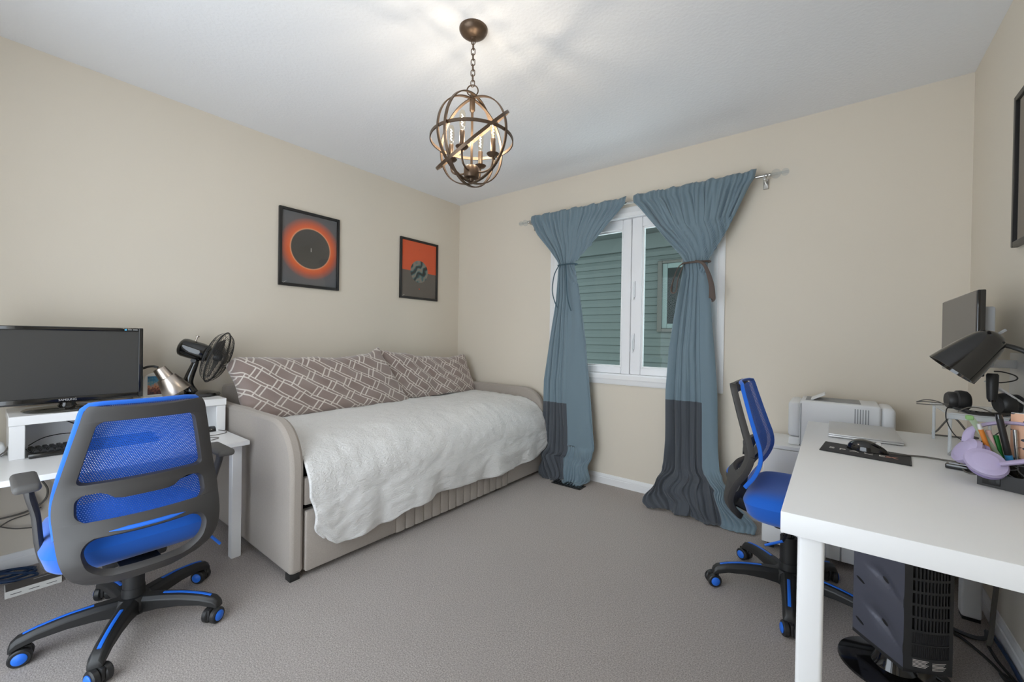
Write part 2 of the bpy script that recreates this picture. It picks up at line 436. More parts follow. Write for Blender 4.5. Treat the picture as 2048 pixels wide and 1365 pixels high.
b = MB(); e2 = .06; a0, a1, c0, c1 = hx0+e, hx1-e, hz0+e*.7, hz1-e*.6
for p in ((a0, a0+e2, c0, c1), (a1-e2, a1, c0, c1), (a0+e2, a1-e2, c0, c0+e2), (a0+e2, a1-e2, c1-e2, c1)): b.box(p[0], p[1], HY-.03, HY, p[2], p[3], .004, 1)
b.build('window_frame', m_sframe, hs)
MB().box(a0+e2, a1-e2, HY-.019, HY-.017, c0+e2, c1-e2).build('window_pane', M('dark reflecting pane', (20, 28, 29), .15, spec=.3), hs, smooth=0)

# ------------------------------------------------------------------ chandelier
LX, LY = 1.748, -1.662; GZ, GR = 1.960, .183
ch = thing('orb_chandelier', 'bronze orb chandelier of crossing rings with four candle bulbs hanging from the ceiling', 'chandelier', (LX, LY, H))
MB().lathe([(.061, 0), (.061, -.006), (.056, -.016), (.044, -.026), (.026, -.033), (.010, -.036), (.009, -.046), (0, -.046)], 36, (LX, LY, H)).build('canopy', m_bronze, ch)
z = H-.044
def link(z0, z1, rot, wd=.0085, r=.0021):
    p = []
    for i in range(20):
        a = 2*PI*i/20; h = (z1-z0)/2; st = h-wd
        x = wd*cos(a); y = wd*sin(a)+(st if sin(a) > 0 else -st)
        p.append((LX+x*cos(rot), LY+x*sin(rot), (z0+z1)/2+y))
    return MB().tube(p, r, 6, True, 1).build('chain_link', m_bronze, ch)
n = 9; zt = H-.040; zb = GZ+GR+.052
for i in range(n):
    s = (zt-zb)/n; link(zt-s*(i+1)-.003, zt-s*i+.003, .5+(i % 2)*PI/2)
MB().tube([(LX+.024*cos(a)*cos(.65), LY+.024*cos(a)*sin(.65), GZ+GR+.033+.024*sin(a)) for a in [2*PI*i/24 for i in range(24)]], .0028, 8, True, 1).build('hanging_loop', m_bronze, ch)
def ring(nrm, R, wd=.0062, th=.0024):
    n_ = Vector(nrm).normalized(); a = n_.orthogonal().normalized(); b_ = n_.cross(a); c = Vector((LX, LY, GZ))
    v = []; f = []; N = 96
    for i in range(N):
        t = 2*PI*i/N; d = a*cos(t)+b_*sin(t)
        for rr, hh in ((R-th, -wd), (R+th, -wd), (R+th, wd), (R-th, wd)): v.append(c+d*rr+n_*hh)
    for i in range(N):
        j = (i+1) % N
        for k in range(4): f.append((i*4+k, i*4+(k+1) % 4, j*4+(k+1) % 4, j*4+k))
    return MB().add(v, f).build('ring', m_bronze, ch)
vx, vy = -.613, .79                         # camera heading on the floor; side = (.79,.613)
def hd(a, z=0): a = math.radians(a); return (cos(a)*vx+sin(a)*.79, cos(a)*vy+sin(a)*.613, z)
ring((0, 0, 1), GR-.006)
ring(hd(35), GR); ring(hd(-46), GR-.004); ring(hd(-62, .10), GR+.005)
s37, e25 = math.radians(36), math.radians(27)
ring((-.79*sin(s37)-vx*sin(e25)*cos(s37), -.613*sin(s37)-vy*sin(e25)*cos(s37), cos(e25)*cos(s37)), GR+.010)
MB().cyl((LX, LY, GZ+GR+.006), (LX, LY, GZ-.13), .0055, n=12).lathe([(.0, .2), (.012, .195), (.012, .13), (.008, .125), (.0055, .12)], 14, (LX, LY, GZ)).build('stem', m_bronze, ch)
MB().lathe([(0, -.178), (.010, -.176), (.012, -.165), (.030, -.160), (.033, -.150), (.033, -.118), (.028, -.112), (.0, -.112)], 24, (LX, LY, GZ)).build('hub', m_bronze, ch)
m_bulb = glass_mat('bulb glass', (255, 250, 240), .8)
m_fil = M('glowing filament', (255, 236, 205), .5, emit=((255, 226, 186), 60))
for k in range(4):
    a = math.radians(20+90*k); ca, sa = cos(a), sin(a); R = .098
    P = lambda r, h: (LX+r*ca, LY+r*sa, GZ+h)
    MB().tube([P(.02, -.135), P(.055, -.140), P(.088, -.128), P(R, -.10), P(R, -.075)], .0042, 8).build('arm', m_bronze, ch)
    MB().lathe([(.006, -.080), (.020, -.076), (.027, -.068), (.025, -.068), (.012, -.073), (.012, -.066), (0, -.066)], 20, P(R, 0)).build('drip_cup', m_bronze, ch)
    MB().lathe([(.0105, -.07), (.0105, -.005), (.009, -.003), (0, -.003)], 16, P(R, 0)).build('candle_sleeve', m_bronze, ch)
    bu = MB().lathe([(.007, -.004), (.009, .006), (.0125, .020), (.0135, .05), (.0125, .068), (.008, .079), (0, .083)], 18, P(R, 0)).build('bulb', m_bulb, ch)
    MB().tube([P(R+.004*cos(j*PI/2), .012+.005*j) if 0 else (LX+R*ca+.0035*cos(j*2.1), LY+R*sa+.0035*sin(j*2.1), GZ+.014+.0045*j) for j in range(12)], .0011, 5).build('filament', m_fil, bu)
    ld = bpy.data.lights.new('bulb_light', 'POINT'); ld.energy = BULB_W; ld.color = (1, .92, .82); ld.shadow_soft_size = .012
    lo = bpy.data.objects.new('bulb_light', ld); C.objects.link(lo); lo.location = P(R, .035)

# ------------------------------------------------------------------ curtain rod, curtains, ties
RZ, RY = 2.108, -.08
rod = thing('curtain_rod', 'brushed nickel curtain rod with clear ball finials above the window', 'curtain rod', (1.8, RY, RZ))
MB().cyl((.94, RY, RZ), (2.655, RY, RZ), .0095).build('pole', m_chrome, rod)
for x, s in ((.94, -1), (2.655, 1)):
    MB().lathe([(.0095, 0), (.013, .004), (.013, .012), (.008, .016), (.011, .022), (.011, .03), (.006, .034), (0, .034)], 18, (x, RY, RZ), (s, 0, 0)).build('end_collar', m_chrome, rod)
    MB().ball((x+s*.058, RY, RZ), .027).ball((x+s*.104, RY, RZ), .021).cyl((x+s*.03, RY, RZ), (x+s*.12, RY, RZ), .008).build('finial', m_clear, rod)
    MB().box(x-.014, x+.014, -.012, -.0005, RZ-.06, RZ+.0, .002, 1).cyl((x, -.01, RZ-.02), (x, RY, RZ-.016), .006).box(x-.008, x+.008, RY-.013, RY+.013, RZ-.02, RZ-.008, .002, 1).build('bracket', m_chrome, rod)

def curtain(name, label, rows, mat, folds, ph, seg, du=280, dv=150):
    zs = [r[0] for r in rows]; n = len(rows)
    # cumulative drop for even rows
    cum = [0]
    for a, b_ in zip(rows, rows[1:]): cum.append(cum[-1]+math.dist((a[0], a[3]), (b_[0], b_[3]))+.02*0)
    tot = cum[-1]
    def col(i): return [(cum[k]/tot, rows[k][i]) for k in range(n)]
    cols = [col(i) for i in range(6)]
    def lint(tab, x):
        for (a, b_), (c, d) in zip(tab, tab[1:]):
            if x <= c: return b_+(d-b_)*(x-a)/max(1e-9, c-a)
        return tab[-1][1]
    def fn(u, v):
        t = v
        z, xl, xr, y0, A, A2 = [lint(c, t) for c in cols]
        k = max(0, min(1, (t-.12)/.16)); th = 0; uu = u+.010*sin(2*PI*3*u+ph)
        for (ua, ub, fr) in seg: th += max(0, min(uu, ub)-ua)*((1-k)*folds+k*fr)
        th = 2*PI*th
        q1 = th+ph+.5*sin(3*t); s1 = .55*sin(q1)+.75*(1-2*abs(sin(q1*.5+.8))**.7); s2 = sin(2*PI*folds*2.7*uu+1.3*ph)
        y = y0+1.3*A*s1*(.75+.35*sin(7*u+ph))+A2*s2+.5*A2*sin(61*u+ph)
        x = xl+(xr-xl)*(u+.35*A/max(.15, xr-xl)*cos(th+ph)*sin(PI*u))
        x += .004*nz(u*6, t*9, ph)*sin(PI*u)
        y += .012*nz(u*5+ph, t*7, 2)*(1 if t < .8 else 1.6)
        if t < .015: z += .006*s2+.004*sin(40*u)
        if z < .26: z += .055*nz(u*4+3*ph, t*22, 5)*(1-abs(2*u-1)**2)+.012*max(0, s1); k2 = min(1, (.26-z)/.1+.3); x += .05*k2*nz(u*3.3, t*20, 9); y += .05*k2*nz(u*4, t*20, 14)
        y = min(y, -.022)
        return (x, y, max(z, .004))
    o = MB().grid(fn, du, dv).build(name, mat, None, smooth=180, solid=.0025)
    return tag(o, label, 'curtain', 'teal curtains at the window')
TEAL, DARK = (112, 132, 143), (70, 75, 82)
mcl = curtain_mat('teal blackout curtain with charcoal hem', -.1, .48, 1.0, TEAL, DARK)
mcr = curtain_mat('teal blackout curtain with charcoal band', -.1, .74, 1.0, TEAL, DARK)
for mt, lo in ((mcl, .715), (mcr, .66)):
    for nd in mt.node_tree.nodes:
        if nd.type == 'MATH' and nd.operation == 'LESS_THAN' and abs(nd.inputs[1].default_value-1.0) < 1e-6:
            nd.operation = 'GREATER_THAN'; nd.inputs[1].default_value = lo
#        z     xl     xr    y0    A     A2
rowsL = [(2.146, .955, 1.796, -.096, .010, .012), (2.122, .957, 1.794, -.108, .003, .006), (2.092, .960, 1.788, -.108, .004, .007), (2.06, .98, 1.75, -.10, .016, .007),
         (1.98, 1.03, 1.668, -.098, .026, .002), (1.84, 1.152, 1.535, -.094, .030, 0), (1.74, 1.225, 1.42, -.09, .024, 0), (1.705, 1.243, 1.383, -.09, .024, 0),
         (1.66, 1.235, 1.395, -.09, .024, 0), (1.42, 1.216, 1.436, -.09, .022, 0), (1.10, 1.166, 1.485, -.09, .022, 0), (.77, 1.118, 1.53, -.095, .024, 0),
         (.52, 1.118, 1.557, -.10, .026, 0), (.29, 1.118, 1.585, -.11, .030, 0), (.12, 1.12, 1.57, -.135, .034, .004), (.03, 1.14, 1.55, -.16, .038, .006), (.006, 1.18, 1.52, -.20, .03, .004)]
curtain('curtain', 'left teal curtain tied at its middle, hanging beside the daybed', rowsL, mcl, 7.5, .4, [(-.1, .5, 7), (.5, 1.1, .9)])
rowsR = [(2.148, 1.852, 2.615, -.096, .010, .012), (2.122, 1.852, 2.612, -.108, .003, .006), (2.092, 1.856, 2.602, -.108, .004, .007), (2.06, 1.89, 2.58, -.10, .016, .007),
         (1.95, 1.974, 2.53, -.10, .030, .002), (1.80, 2.09, 2.46, -.10, .034, 0), (1.68, 2.185, 2.385, -.095, .028, 0), (1.625, 2.208, 2.352, -.095, .028, 0),
         (1.58, 2.204, 2.354, -.095, .028, 0), (1.385, 2.169, 2.372, -.095, .026, 0), (1.05, 2.12, 2.40, -.095, .026, 0), (.77, 2.108, 2.425, -.10, .030, 0),
         (.44, 2.112, 2.435, -.105, .036, 0), (.30, 2.112, 2.45, -.12, .045, 0), (.235, 2.11, 2.49, -.15, .05, .004), (.20, 2.09, 2.54, -.18, .05, .006), (.15, 2.06, 2.58, -.20, .05, .006), (.08, 2.03, 2.62, -.21, .05, .006), (.035, 2.02, 2.66, -.22, .045, .006), (.012, 2.05, 2.67, -.25, .03, .004)]
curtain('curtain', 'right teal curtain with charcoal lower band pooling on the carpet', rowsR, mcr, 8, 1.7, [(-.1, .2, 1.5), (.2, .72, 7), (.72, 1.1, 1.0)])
tie = thing('curtain_tie', 'thin teal cord knotted around the left curtain', 'curtain tie', (1.31, -.1, 1.70))
m_tie1 = M('teal cord', (64, 88, 100), .8); m_tie2 = M('brown ribbon', (92, 80, 74), .8)
def loop(cx, z, rx, ry, cy=-.09): return [(cx+rx*cos(a), cy+ry*sin(a), z+.004*sin(a)) for a in [2*PI*i/20 for i in range(20)]]
MB().tube(loop(1.313, 1.703, .082, .052), (.0055, .006), 8, True, 2).build('cord_loop', m_tie1, tie)
MB().tube([(1.27, -.142, 1.70), (1.235, -.16, 1.62), (1.215, -.155, 1.50), (1.235, -.15, 1.41), (1.262, -.15, 1.36)], (.0045, .003), 6).build('cord_tail', m_tie1, tie)
MB().tube([(1.33, -.146, 1.70), (1.345, -.16, 1.60), (1.352, -.16, 1.48), (1.36, -.15, 1.40), (1.385, -.148, 1.33)], (.0045, .003), 6).build('cord_tail', m_tie1, tie)
tie = thing('curtain_tie', 'brown ribbon knotted around the right curtain with a loop and a wide tail', 'curtain tie', (2.28, -.1, 1.62))
MB().tube(loop(2.281, 1.622, .084, .056, -.095), (.007, .006), 8, True, 2).build('ribbon_loop', m_tie2, tie)
MB().tube([(2.255, -.154, 1.62), (2.20, -.17, 1.60), (2.165, -.165, 1.53), (2.145, -.16, 1.45), (2.155, -.16, 1.425), (2.178, -.162, 1.44), (2.19, -.165, 1.52), (2.22, -.165, 1.60)], [(.0035, .004)]*3+[(.003, .008)]*3+[(.0035, .004)]*2, 6).build('ribbon_bow', m_tie2, tie)
MB().tube([(2.29, -.154, 1.625), (2.34, -.165, 1.60), (2.37, -.165, 1.54), (2.39, -.16, 1.46), (2.395, -.158, 1.385), (2.392, -.158, 1.375)], [(.004, .006), (.004, .009), (.004, .012), (.004, .016), (.005, .020), (.005, .021)], 6, flat=(0, -1, 0)).build('ribbon_tail', m_tie2, tie)

# ------------------------------------------------------------------ floor vent
fv = thing('floor_vent', 'black metal floor register beside the left curtain on the carpet', 'vent', (1.45, -.21, 0))
MB().box(1.30, 1.55, -.262, -.165, 0, .006, .002, 1).build('plate', m_black, fv)
for i in range(9):
    MB().box(1.315+.026*i, 1.327+.026*i, -.255, -.172, .006, .010).build('louver', m_gloss, fv, smooth=0)

# ------------------------------------------------------------------ daybed
bed = thing('daybed', 'greige upholstered daybed with rounded arms and a trundle drawer along the left wall', 'daybed', (.56, -1.08, 0))
def arm(y0, y1, z1):
    p = [(.03, .03), (1.105, .03)]; R = .235
    for i in range(13):
        a = PI/2*i/12; p.append((1.105-R+R*cos(a)**.9, z1-R+R*sin(a)**.9))
    p.append((.03, z1))
    return MB().prism(p, lambda a, b, w: (a, w, b), y0, y1).build('arm', m_linen, bed, bevel=.016, smooth=60)
arm(-2.112, -2.052, .712); arm(-.098, -.040, .692)
MB().box(.018, .095, -2.05, -.10, .20, .80, .02).build('backrest', m_linen, bed)
MB().box(.09, 1.06, -2.05, -.10, .28, .50).build('slat_platform', M('black bed platform', (22, 21, 20), .8), bed, smooth=0)
MB().box(1.062, 1.10, -2.05, -.10, .325, .455, .012).build('side_rail', m_linen, bed)
tr = MB().box(1.03, 1.088, -2.046, -.104, .03, .300).build('trundle_drawer', m_linen, bed, smooth=0)
MB().box(1.088, 1.112, -2.046, -1.552, .026, .304, .009).build('drawer_panel', m_linen, tr)
MB().box(1.088, 1.112, -.560, -.104, .026, .304, .009).build('drawer_panel', m_linen, tr)
cf = None
for i in range(15):
    y = -1.552+i*.0661
    if cf is None: cf = MB().prism([(0, 0)]+[(.0661/2-.0661/2*cos(PI*k/8), .014+.012*sin(PI*k/8)**.6) for k in range(9)]+[(.0661, 0)], lambda a, b, w: (1.088+b, a, w), .026, .304).build('drawer_channel', m_linen, tr, smooth=50); o = cf
    else: o = place('drawer_channel', cf.data, tr)
    o.location = (0, y, 0)
for x in (.07, 1.075):
    for y in (-2.09, -.065): MB().box(x-.024, x+.024, y-.02, y+.024, 0, .034, .003).build('foot', m_black, bed)

# ------------------------------------------------------------------ blanket and pillows
HEM = [(-2.02, .17), (-1.95, .125), (-1.82, .112), (-1.65, .128), (-1.48, .156), (-1.26, .178), (-.9, .158), (-.51, .150), (-.25, .168), (-.10, .23)]
def blanket(u, v):
    y = -2.046+u*(2.046-.104)
    zt = .598+.012*nz(y*2, v*3, 1)
    yy = y
    if v < .52:
        x = .12+(v/.52)*.74; z = zt+.010*sin(v/.52*PI)
    elif v < .74:
        a = (v-.52)/.22*PI/2; x = .86+.278*sin(a)**.9; z = zt-.22*(1-cos(a))
    else:
        t = (v-.74)/.26; hz = interp(HEM, y)
        z = (zt-.22)*(1-t)+hz*t
        x = 1.138+.010*t+.012*sin(9*y+2)*t+.014*sin(17*y+1.2)*t*t+.006*sin(31*y)*t
        if u < .12: yy = y+.045*t*(1-u/.12)+.02*sin(t*7)*(1-u/.12)*t
        x += .010*sin(PI*t)
    k = 1 if v > .1 else v*10
    z += (.007*nz(y*7, v*16, 3)+.004*nz(y*19, v*34, 8))*k
    x += (.008*nz(y*6, v*11, 12)+.005*nz(y*17, v*26, 4))*(1 if v > .5 else 0)
    return (x, yy, z)
o = MB().grid(blanket, 220, 150, uvs=(1.94, 1.6)).build('blanket', m_blanket, None, smooth=180, solid=.012, off=1)
tag(o, 'white crinkled cotton blanket draped over the daybed and down its front', 'blanket')
def pillow(label, top, y0, y1, zb, xb, xt, th, ruff, seed, skew=(0, 0)):
    L = y1-y0
    def fn(side):
        def g(u, v):
            a, b = 2*u-1, 2*v-1
            y = y0+L*u; z1 = interp(top, y)
            e = (max(0, 1-abs(a)**5)*max(0, 1-abs(b)**4))**.5
            y += (skew[0]*(1-v)+skew[1]*v)*1.0*(u if skew[0] or skew[1] else 0)-.02*(1-(2*v-1)**2)*(a**3)+(.036*(1-v)**1.3*(1-u) if y0 < -2 else 0)
            z = zb+(z1-zb)*v
            x = xb+(xt-xb)*v
            wv = ruff*nz(u*7+seed, v*4, 2)+.5*ruff*nz(u*16+seed, v*9, 7)
            return (x+side*th*e*(1+.3*nz(u*3, v*3, seed))+wv*(.4+.6*e), y, z+.6*wv)
        return g
    b = MB().grid(fn(1), 90, 40, uvs=(L, .42)).grid(fn(-1), 90, 40, uvs=(L, .42))
    o = b.build('pillow', m_pillow, None, smooth=180)
    bm = bmesh.new(); bm.from_mesh(o.data); bmesh.ops.remove_doubles(bm, verts=bm.verts[:], dist=.0004); bmesh.ops.recalc_face_normals(bm, faces=bm.faces[:]); bm.to_mesh(o.data); bm.free()
    return tag(o, label, 'pillow', 'lattice patterned pillows on the daybed')
pillow('long taupe lattice pillow at the daybed end beside the fan, its corner pointing up', [(-2.10, .93), (-2.04, .972), (-1.67, .962), (-1.39, .955), (-1.18, .975), (-1.06, 1.03)], -2.095, -1.075, .612, .40, .225, .085, .012, 1, skew=(.17, 0))
pillow('taupe lattice pillow crumpled into the room corner on the daybed', [(-1.12, 1.0), (-.86, .978), (-.6, .94), (-.35, .925), (-.1, .945)], -1.07, -.10, .612, .33, .195, .065, .016, 4, skew=(.03, 0))

# ------------------------------------------------------------------ framed prints
def picture(label, y0, y1, z0, z1, art, right=False):
    X = (lambda d: d) if not right else (lambda d: W-d)
    t = thing('framed_print', label, 'picture', (X(0), (y0+y1)/2, z0), group='framed prints on the walls')
    fwid, d = .019, .02; b = MB()
    def bx(p, q, r, s): b.box(min(X(.001), X(d)), max(X(.001), X(d)), p, q, r, s, .002, 1)
    bx(y0, y0+fwid, z0, z1); bx(y1-fwid, y1, z0, z1); bx(y0+fwid, y1-fwid, z0, z0+fwid); bx(y0+fwid, y1-fwid, z1-fwid, z1)
    b.build('frame', m_frame, t)
    a, c, e, f = y0+fwid*.9, y1-fwid*.9, z0+fwid*.9, z1-fwid*.9
    MB().grid(lambda u, v: (X(.008), a+(c-a)*u, e+(f-e)*v), 1, 1).build('print', art, t, smooth=0)
    MB().box(min(X(.012), X(.014)), max(X(.012), X(.014)), a, c, e, f).build('glass', m_artglass, t, smooth=0)
    return t
m_ink = M('white ink', (225, 220, 212), .6); m_orange = M('orange ink', (226, 90, 40), .6); m_dkink = M('dark red ink', (120, 40, 24), .6)
p1 = picture('framed eclipse print with orange glow and numeral one', -1.722, -1.288, 1.450, 1.990, m_art1)
text('numeral', '1', .040, (.0085, -1.500, 1.722), (0, 1, 0), (0, 0, 1), m_ink, p1)
p2 = picture('framed print of a swirled planet on orange and grey', -.727, -.295, 1.449, 1.985, m_art2)
MB().box(.0082, .0086, -.5135, -.5115, 1.896, 1.908).build('small_mark', m_dkink, p2, smooth=0)
MB().lathe([(.006, 0), (.006, .0006)], 16, (.0082, -.510, 1.545), (1, 0, 0)).build('orange_dot', m_orange, p2)
for p, y in ((p1, -1.695), (p2, -.70)):
    zz = 1.474
    MB().tube([(.0086, y, zz), (.0086, y+.008, zz-.003), (.0086, y+.016, zz+.004), (.0086, y+.026, zz+.007)], .0013, 5).build('signature', m_ink, p)
picture('dark framed picture on the right wall above the monitor', -1.09, -.655, 1.467, 2.013, M('dark print', (58, 34, 32), .6), right=True)

# ------------------------------------------------------------------ office chairs
PROF = [(.33, -.150), (.373, -.168), (.393, -.180), (.435, -.186), (.492, -.168), (.553, -.130), (.61, -.110), (.66, -.112), (.72, -.130), (.80, -.155), (.92, -.190), (.96, -.20)]
HWID = [(.350, .112), (.358, .136), (.375, .158), (.40, .180), (.45, .200), (.55, .212), (.62, .209), (.75, .186), (.87, .162), (.905, .155), (.916, .149), (.922, .138)]
BOW = [(.33, .045), (.50, .058), (.60, .050), (.66, .042), (.92, .022)]
HOLES = [(.385, .494, .046, .045), (.536, .628, .047, .03), (.664, .878, .038, .022)]   # z0, z1, side width, corner radius
def chair(label, loc, rz, dz, arms, base_rot, cast_rot, lever):
    c = thing('office_chair', label, 'chair', loc, rz, 'blue mesh office chairs', local=True)
    def S(u, z, w):            # back surface in chair space
        return Vector((cr(PROF, z)-cr(BOW, z)*(1-(u/max(w, .01))**2), u, z+dz))
    zs = set()
    z = 0.350
    while z < .922: zs.add(round(z, 4)); z += .009
    for a, b_, sw, r in HOLES:
        for k in range(7):
            t = PI/2*k/6; zs.add(round(a+r*(1-sin(t)), 4)); zs.add(round(b_-r*(1-sin(t)), 4))
        zs.add(a); zs.add(b_)
    for k in range(6): zs.add(round(0.350+.03*(1-cos(PI/2*k/6)), 4)); zs.add(round(.922-.02*(1-cos(PI/2*k/6)), 4))
    zs = sorted(zs); zs = [q for i, q in enumerate(zs) if i == 0 or q-zs[i-1] > .0008 or q in [h for H_ in HOLES for h in H_[:2]]]
    NM = 14; v = []; rows = []
    def inner(z):
        for a, b_, sw, r in HOLES:
            if a-1e-6 <= z <= b_+1e-6:
                wi = cr(HWID, z)-sw; d = min(z-a, b_-z)
                if d < r: wi -= r-math.sqrt(max(0, r*r-(r-d)**2))
                return wi
        return cr(HWID, z)-.05
    for z in zs:
        w = cr(HWID, z); wi = min(inner(z), w-.012); row = []
        us = [-w, -(w+wi)/2, -wi]+[-wi+2*wi*k/NM for k in range(1, NM)]+[wi, (w+wi)/2, w]
        for u in us:
            p = S(u, z, cr(HWID, z))
            if abs(z-.628) < 1e-4 and abs(u) < .10: p.z -= .026*min(1, max(0, (.10-abs(u))/.03))
            row.append(len(v)); v.append(p)
        rows.append(row)
    f = []; n = len(rows[0])
    for j in range(len(zs)-1):
        zm = (zs[j]+zs[j+1])/2; hole = any(a < zm < b_ for a, b_, _, _ in HOLES)
        for i in range(n-1):
            if hole and 2 <= i < n-3: continue
            f.append((rows[j][i], rows[j][i+1], rows[j+1][i+1], rows[j+1][i]))
    MB().add(v, f).build('back_frame', m_dkgrey, c, smooth=60, solid=.024, off=1, bevel=.005)
    # accent strip on the lower bar
    b = MB(); NN = 22
    def acc(u, v_):
        uu = -.10+.20*u; hw = .0055*min(1, 4*min(u+.02, 1.02-u)); p = S(uu, .515+(2*v_-1)*hw, .212); p.x -= .0275-.0*abs(v_-.5); return p
    b.grid(acc, NN, 2).build('accent_strip', m_blue, c, solid=.004)
    # mesh and its edging
    def msh(u, v_):
        z = .50+(.925-.50)*v_; w = cr(HWID, z)+.004; uu = (2*u-1)*w
        p = S(uu, z, w); e = cr(PROF, z)-.35*cr(BOW, z)*(1-(uu/w)**2); p.x = e+.030; return p
    MB().grid(msh, 40, 50, uvs=(.42, .43)).build('back_mesh', m_mesh, c, smooth=180)
    pts = []
    for k in range(30): z = .50+.425*k/29; pts.append(S(cr(HWID, z)+.004, z, cr(HWID, z)+.004)+Vector((.022, 0, 0)))
    for k in range(1, 8): pts.append(S(cr(HWID, .92)*(1-2*k/8), .925, cr(HWID, .92))+Vector((.020, 0, .004)))
    for k in range(29, -1, -1): z = .50+.425*k/29; pts.append(S(-cr(HWID, z)-.004, z, cr(HWID, z)+.004)+Vector((.022, 0, 0)))
    MB().tube(pts, [(.009, .005)]*len(pts), 8, sub=1).build('mesh_edging', m_bluefab, c)
    # seat
    def seat(side):
        def g(u, v_):
            a, b_ = 2*u-1, 2*v_-1
            rr = max(abs(a), abs(b_)); k = (abs(a)**6+abs(b_)**6)**(1/6) or 1; s = rr/k
            x = .082+.240*a*s*(1.0); y = .236*b_*s*(1-.06*a)
            e = max(0, 1-rr**6)**.5
            return (x, y, .438+dz+(side*.052*e if side > 0 else -.090*e)-.012*max(0, a)**3)
        return g
    b = MB().grid(seat(1), 36, 36).grid(seat(-1), 36, 36)
    so = b.build('seat', m_bluefab, c, smooth=180)
    MB().box(-.05, .20, -.09, .09, .312+dz, .362+dz, .012).tube([(-.20, 0, .362+dz), (-.10, 0, .336+dz), (.05, 0, .34+dz)], [(.008, .06)]*3, 8, flat=(0, 0, 1)).build('seat_mechanism', m_black, c)
    MB().cyl((0, 0, .055), (0, 0, .26+dz*.5), .032, n=24).cyl((0, 0, .055), (0, 0, .15), .037, .034, n=24).build('column', m_black, c)
    MB().cyl((0, 0, .24+dz*.5), (0, 0, .36+dz), .022, n=20).build('gas_lift', m_gloss, c)
    MB().lathe([(0, .055), (.045, .055), (.056, .075), (.056, .10), (.046, .118), (0, .122)], 30).build('base_hub', m_black, c)
    for k in range(5):
        a = math.radians(base_rot+72*k); ca, sa = cos(a), sin(a)
        def Q(r, t, z): return Vector((r*ca-t*sa, r*sa+t*ca, z))
        prof = [(.035, .118, .060, .030), (.10, .120, .072, .027), (.17, .117, .076, .0245), (.24, .107, .072, .023), (.285, .094, .060, .022), (.300, .080, .052, .020), (.304, .066, .050, .016)]
        v = []; f = []
        for r, zt_, zb_, hw in prof:
            for (tt, zz) in ((-hw, zb_), (-hw, zt_-.014), (-hw*.55, zt_), (hw*.55, zt_), (hw, zt_-.014), (hw, zb_)): v.append(Q(r, tt, zz))
        for j in range(len(prof)-1):
            for i in range(6): f.append((j*6+i, j*6+(i+1) % 6, (j+1)*6+(i+1) % 6, (j+1)*6+i))
        f += [tuple(range(6))[::-1], tuple((len(prof)-1)*6+i for i in range(6))]
        lg = MB().add(v, f).build('base_leg', m_black, c, smooth=35, bevel=.004)
        st = [(.105, .1205), (.17, .1180), (.235, .1085), (.272, .099)]
        MB().tube([Q(r, 0, z) for r, z in st], [(.0022, .006)]*4, 8, flat=(0, 0, 1)).build('accent_strip', m_blue, lg)
        kr = math.radians(cast_rot[k]); px, py = Q(.288, 0, 0)[:2]; off = .012
        ax = Vector((-sin(kr), cos(kr), 0)); hd_ = Vector((cos(kr), sin(kr), 0))
        cc = Vector((px, py, .029))+hd_*off
        ca_ = MB().cyl((px, py, .03), (px, py, .064), .007, n=10).obox(cc+Vector((0, 0, .008)), hd_, ax, (0, 0, 1), .024, .0055, .02, .003).build('caster', m_black, c)
        for s in (-1, 1):
            MB().lathe([(.0, 0), (.024, 0), (.0285, .004), (.0285, .017), (.025, .021), (0, .021)], 26, cc+ax*s*.006, ax*s).build('wheel', m_black, ca_)
            MB().lathe([(.0185, 0), (.0185, .002), (.014, .005), (0, .006)], 22, cc+ax*s*.0272, ax*s).build('hubcap', m_blue, ca_)
    if lever:
        p0, p1, p2 = [Vector(q) for q in lever]
        MB().tube([p0, (p0+p1)/2+Vector((0, 0, .006)), p1], .005, 8).build('lever_rod', m_black, c)
        MB().tube([p1, (p1+p2)/2, p2], [(.005, .007)]*3, 8).build('lever_grip', m_blue, c)
    if arms:
        for s in (-1, 1):
            b = MB().tube([(.03, s*.10, .352+dz), (.02, s*.17, .352+dz), (.005, s*.215, .375+dz), (-.005, s*.236, .45+dz), (-.02, s*.246, .56+dz), (-.035, s*.260, .63+dz), (-.035, s*.264, .657+dz)],
                          [(.013, .024), (.013, .024), (.014, .025), (.012, .022), (.0115, .020), (.012, .019), (.014, .022)], 10, flat=(0, s, .3))
            b.build('arm_post', m_dkgrey, c)
            b = MB().box(-.105, .095, s*.268-.031, s*.268+.031, .656+dz, .684+dz, .013, 3)
            b.build('arm_pad', M('arm pad rubber', (84, 82, 80), .6) if s < 0 else bpy.data.materials['arm pad rubber'], c)
    return c
chair('blue mesh office chair with armrests at the left desk, its back to the room', (.918, -2.600, 0), PI, -.055, True, 153, [200, 120, 40, 330, 260], ((.02, -.07, .285), (.018, -.239, .255), (.018, -.284, .195)))
chair('blue mesh office chair without armrests tucked under the right desk', (2.855, -.785, 0), 0, 0, False, 59, [100, 150, 215, 290, 20], ((.02, -.06, .335), (-.009, -.165, .299), (-.071, -.165, .263)))

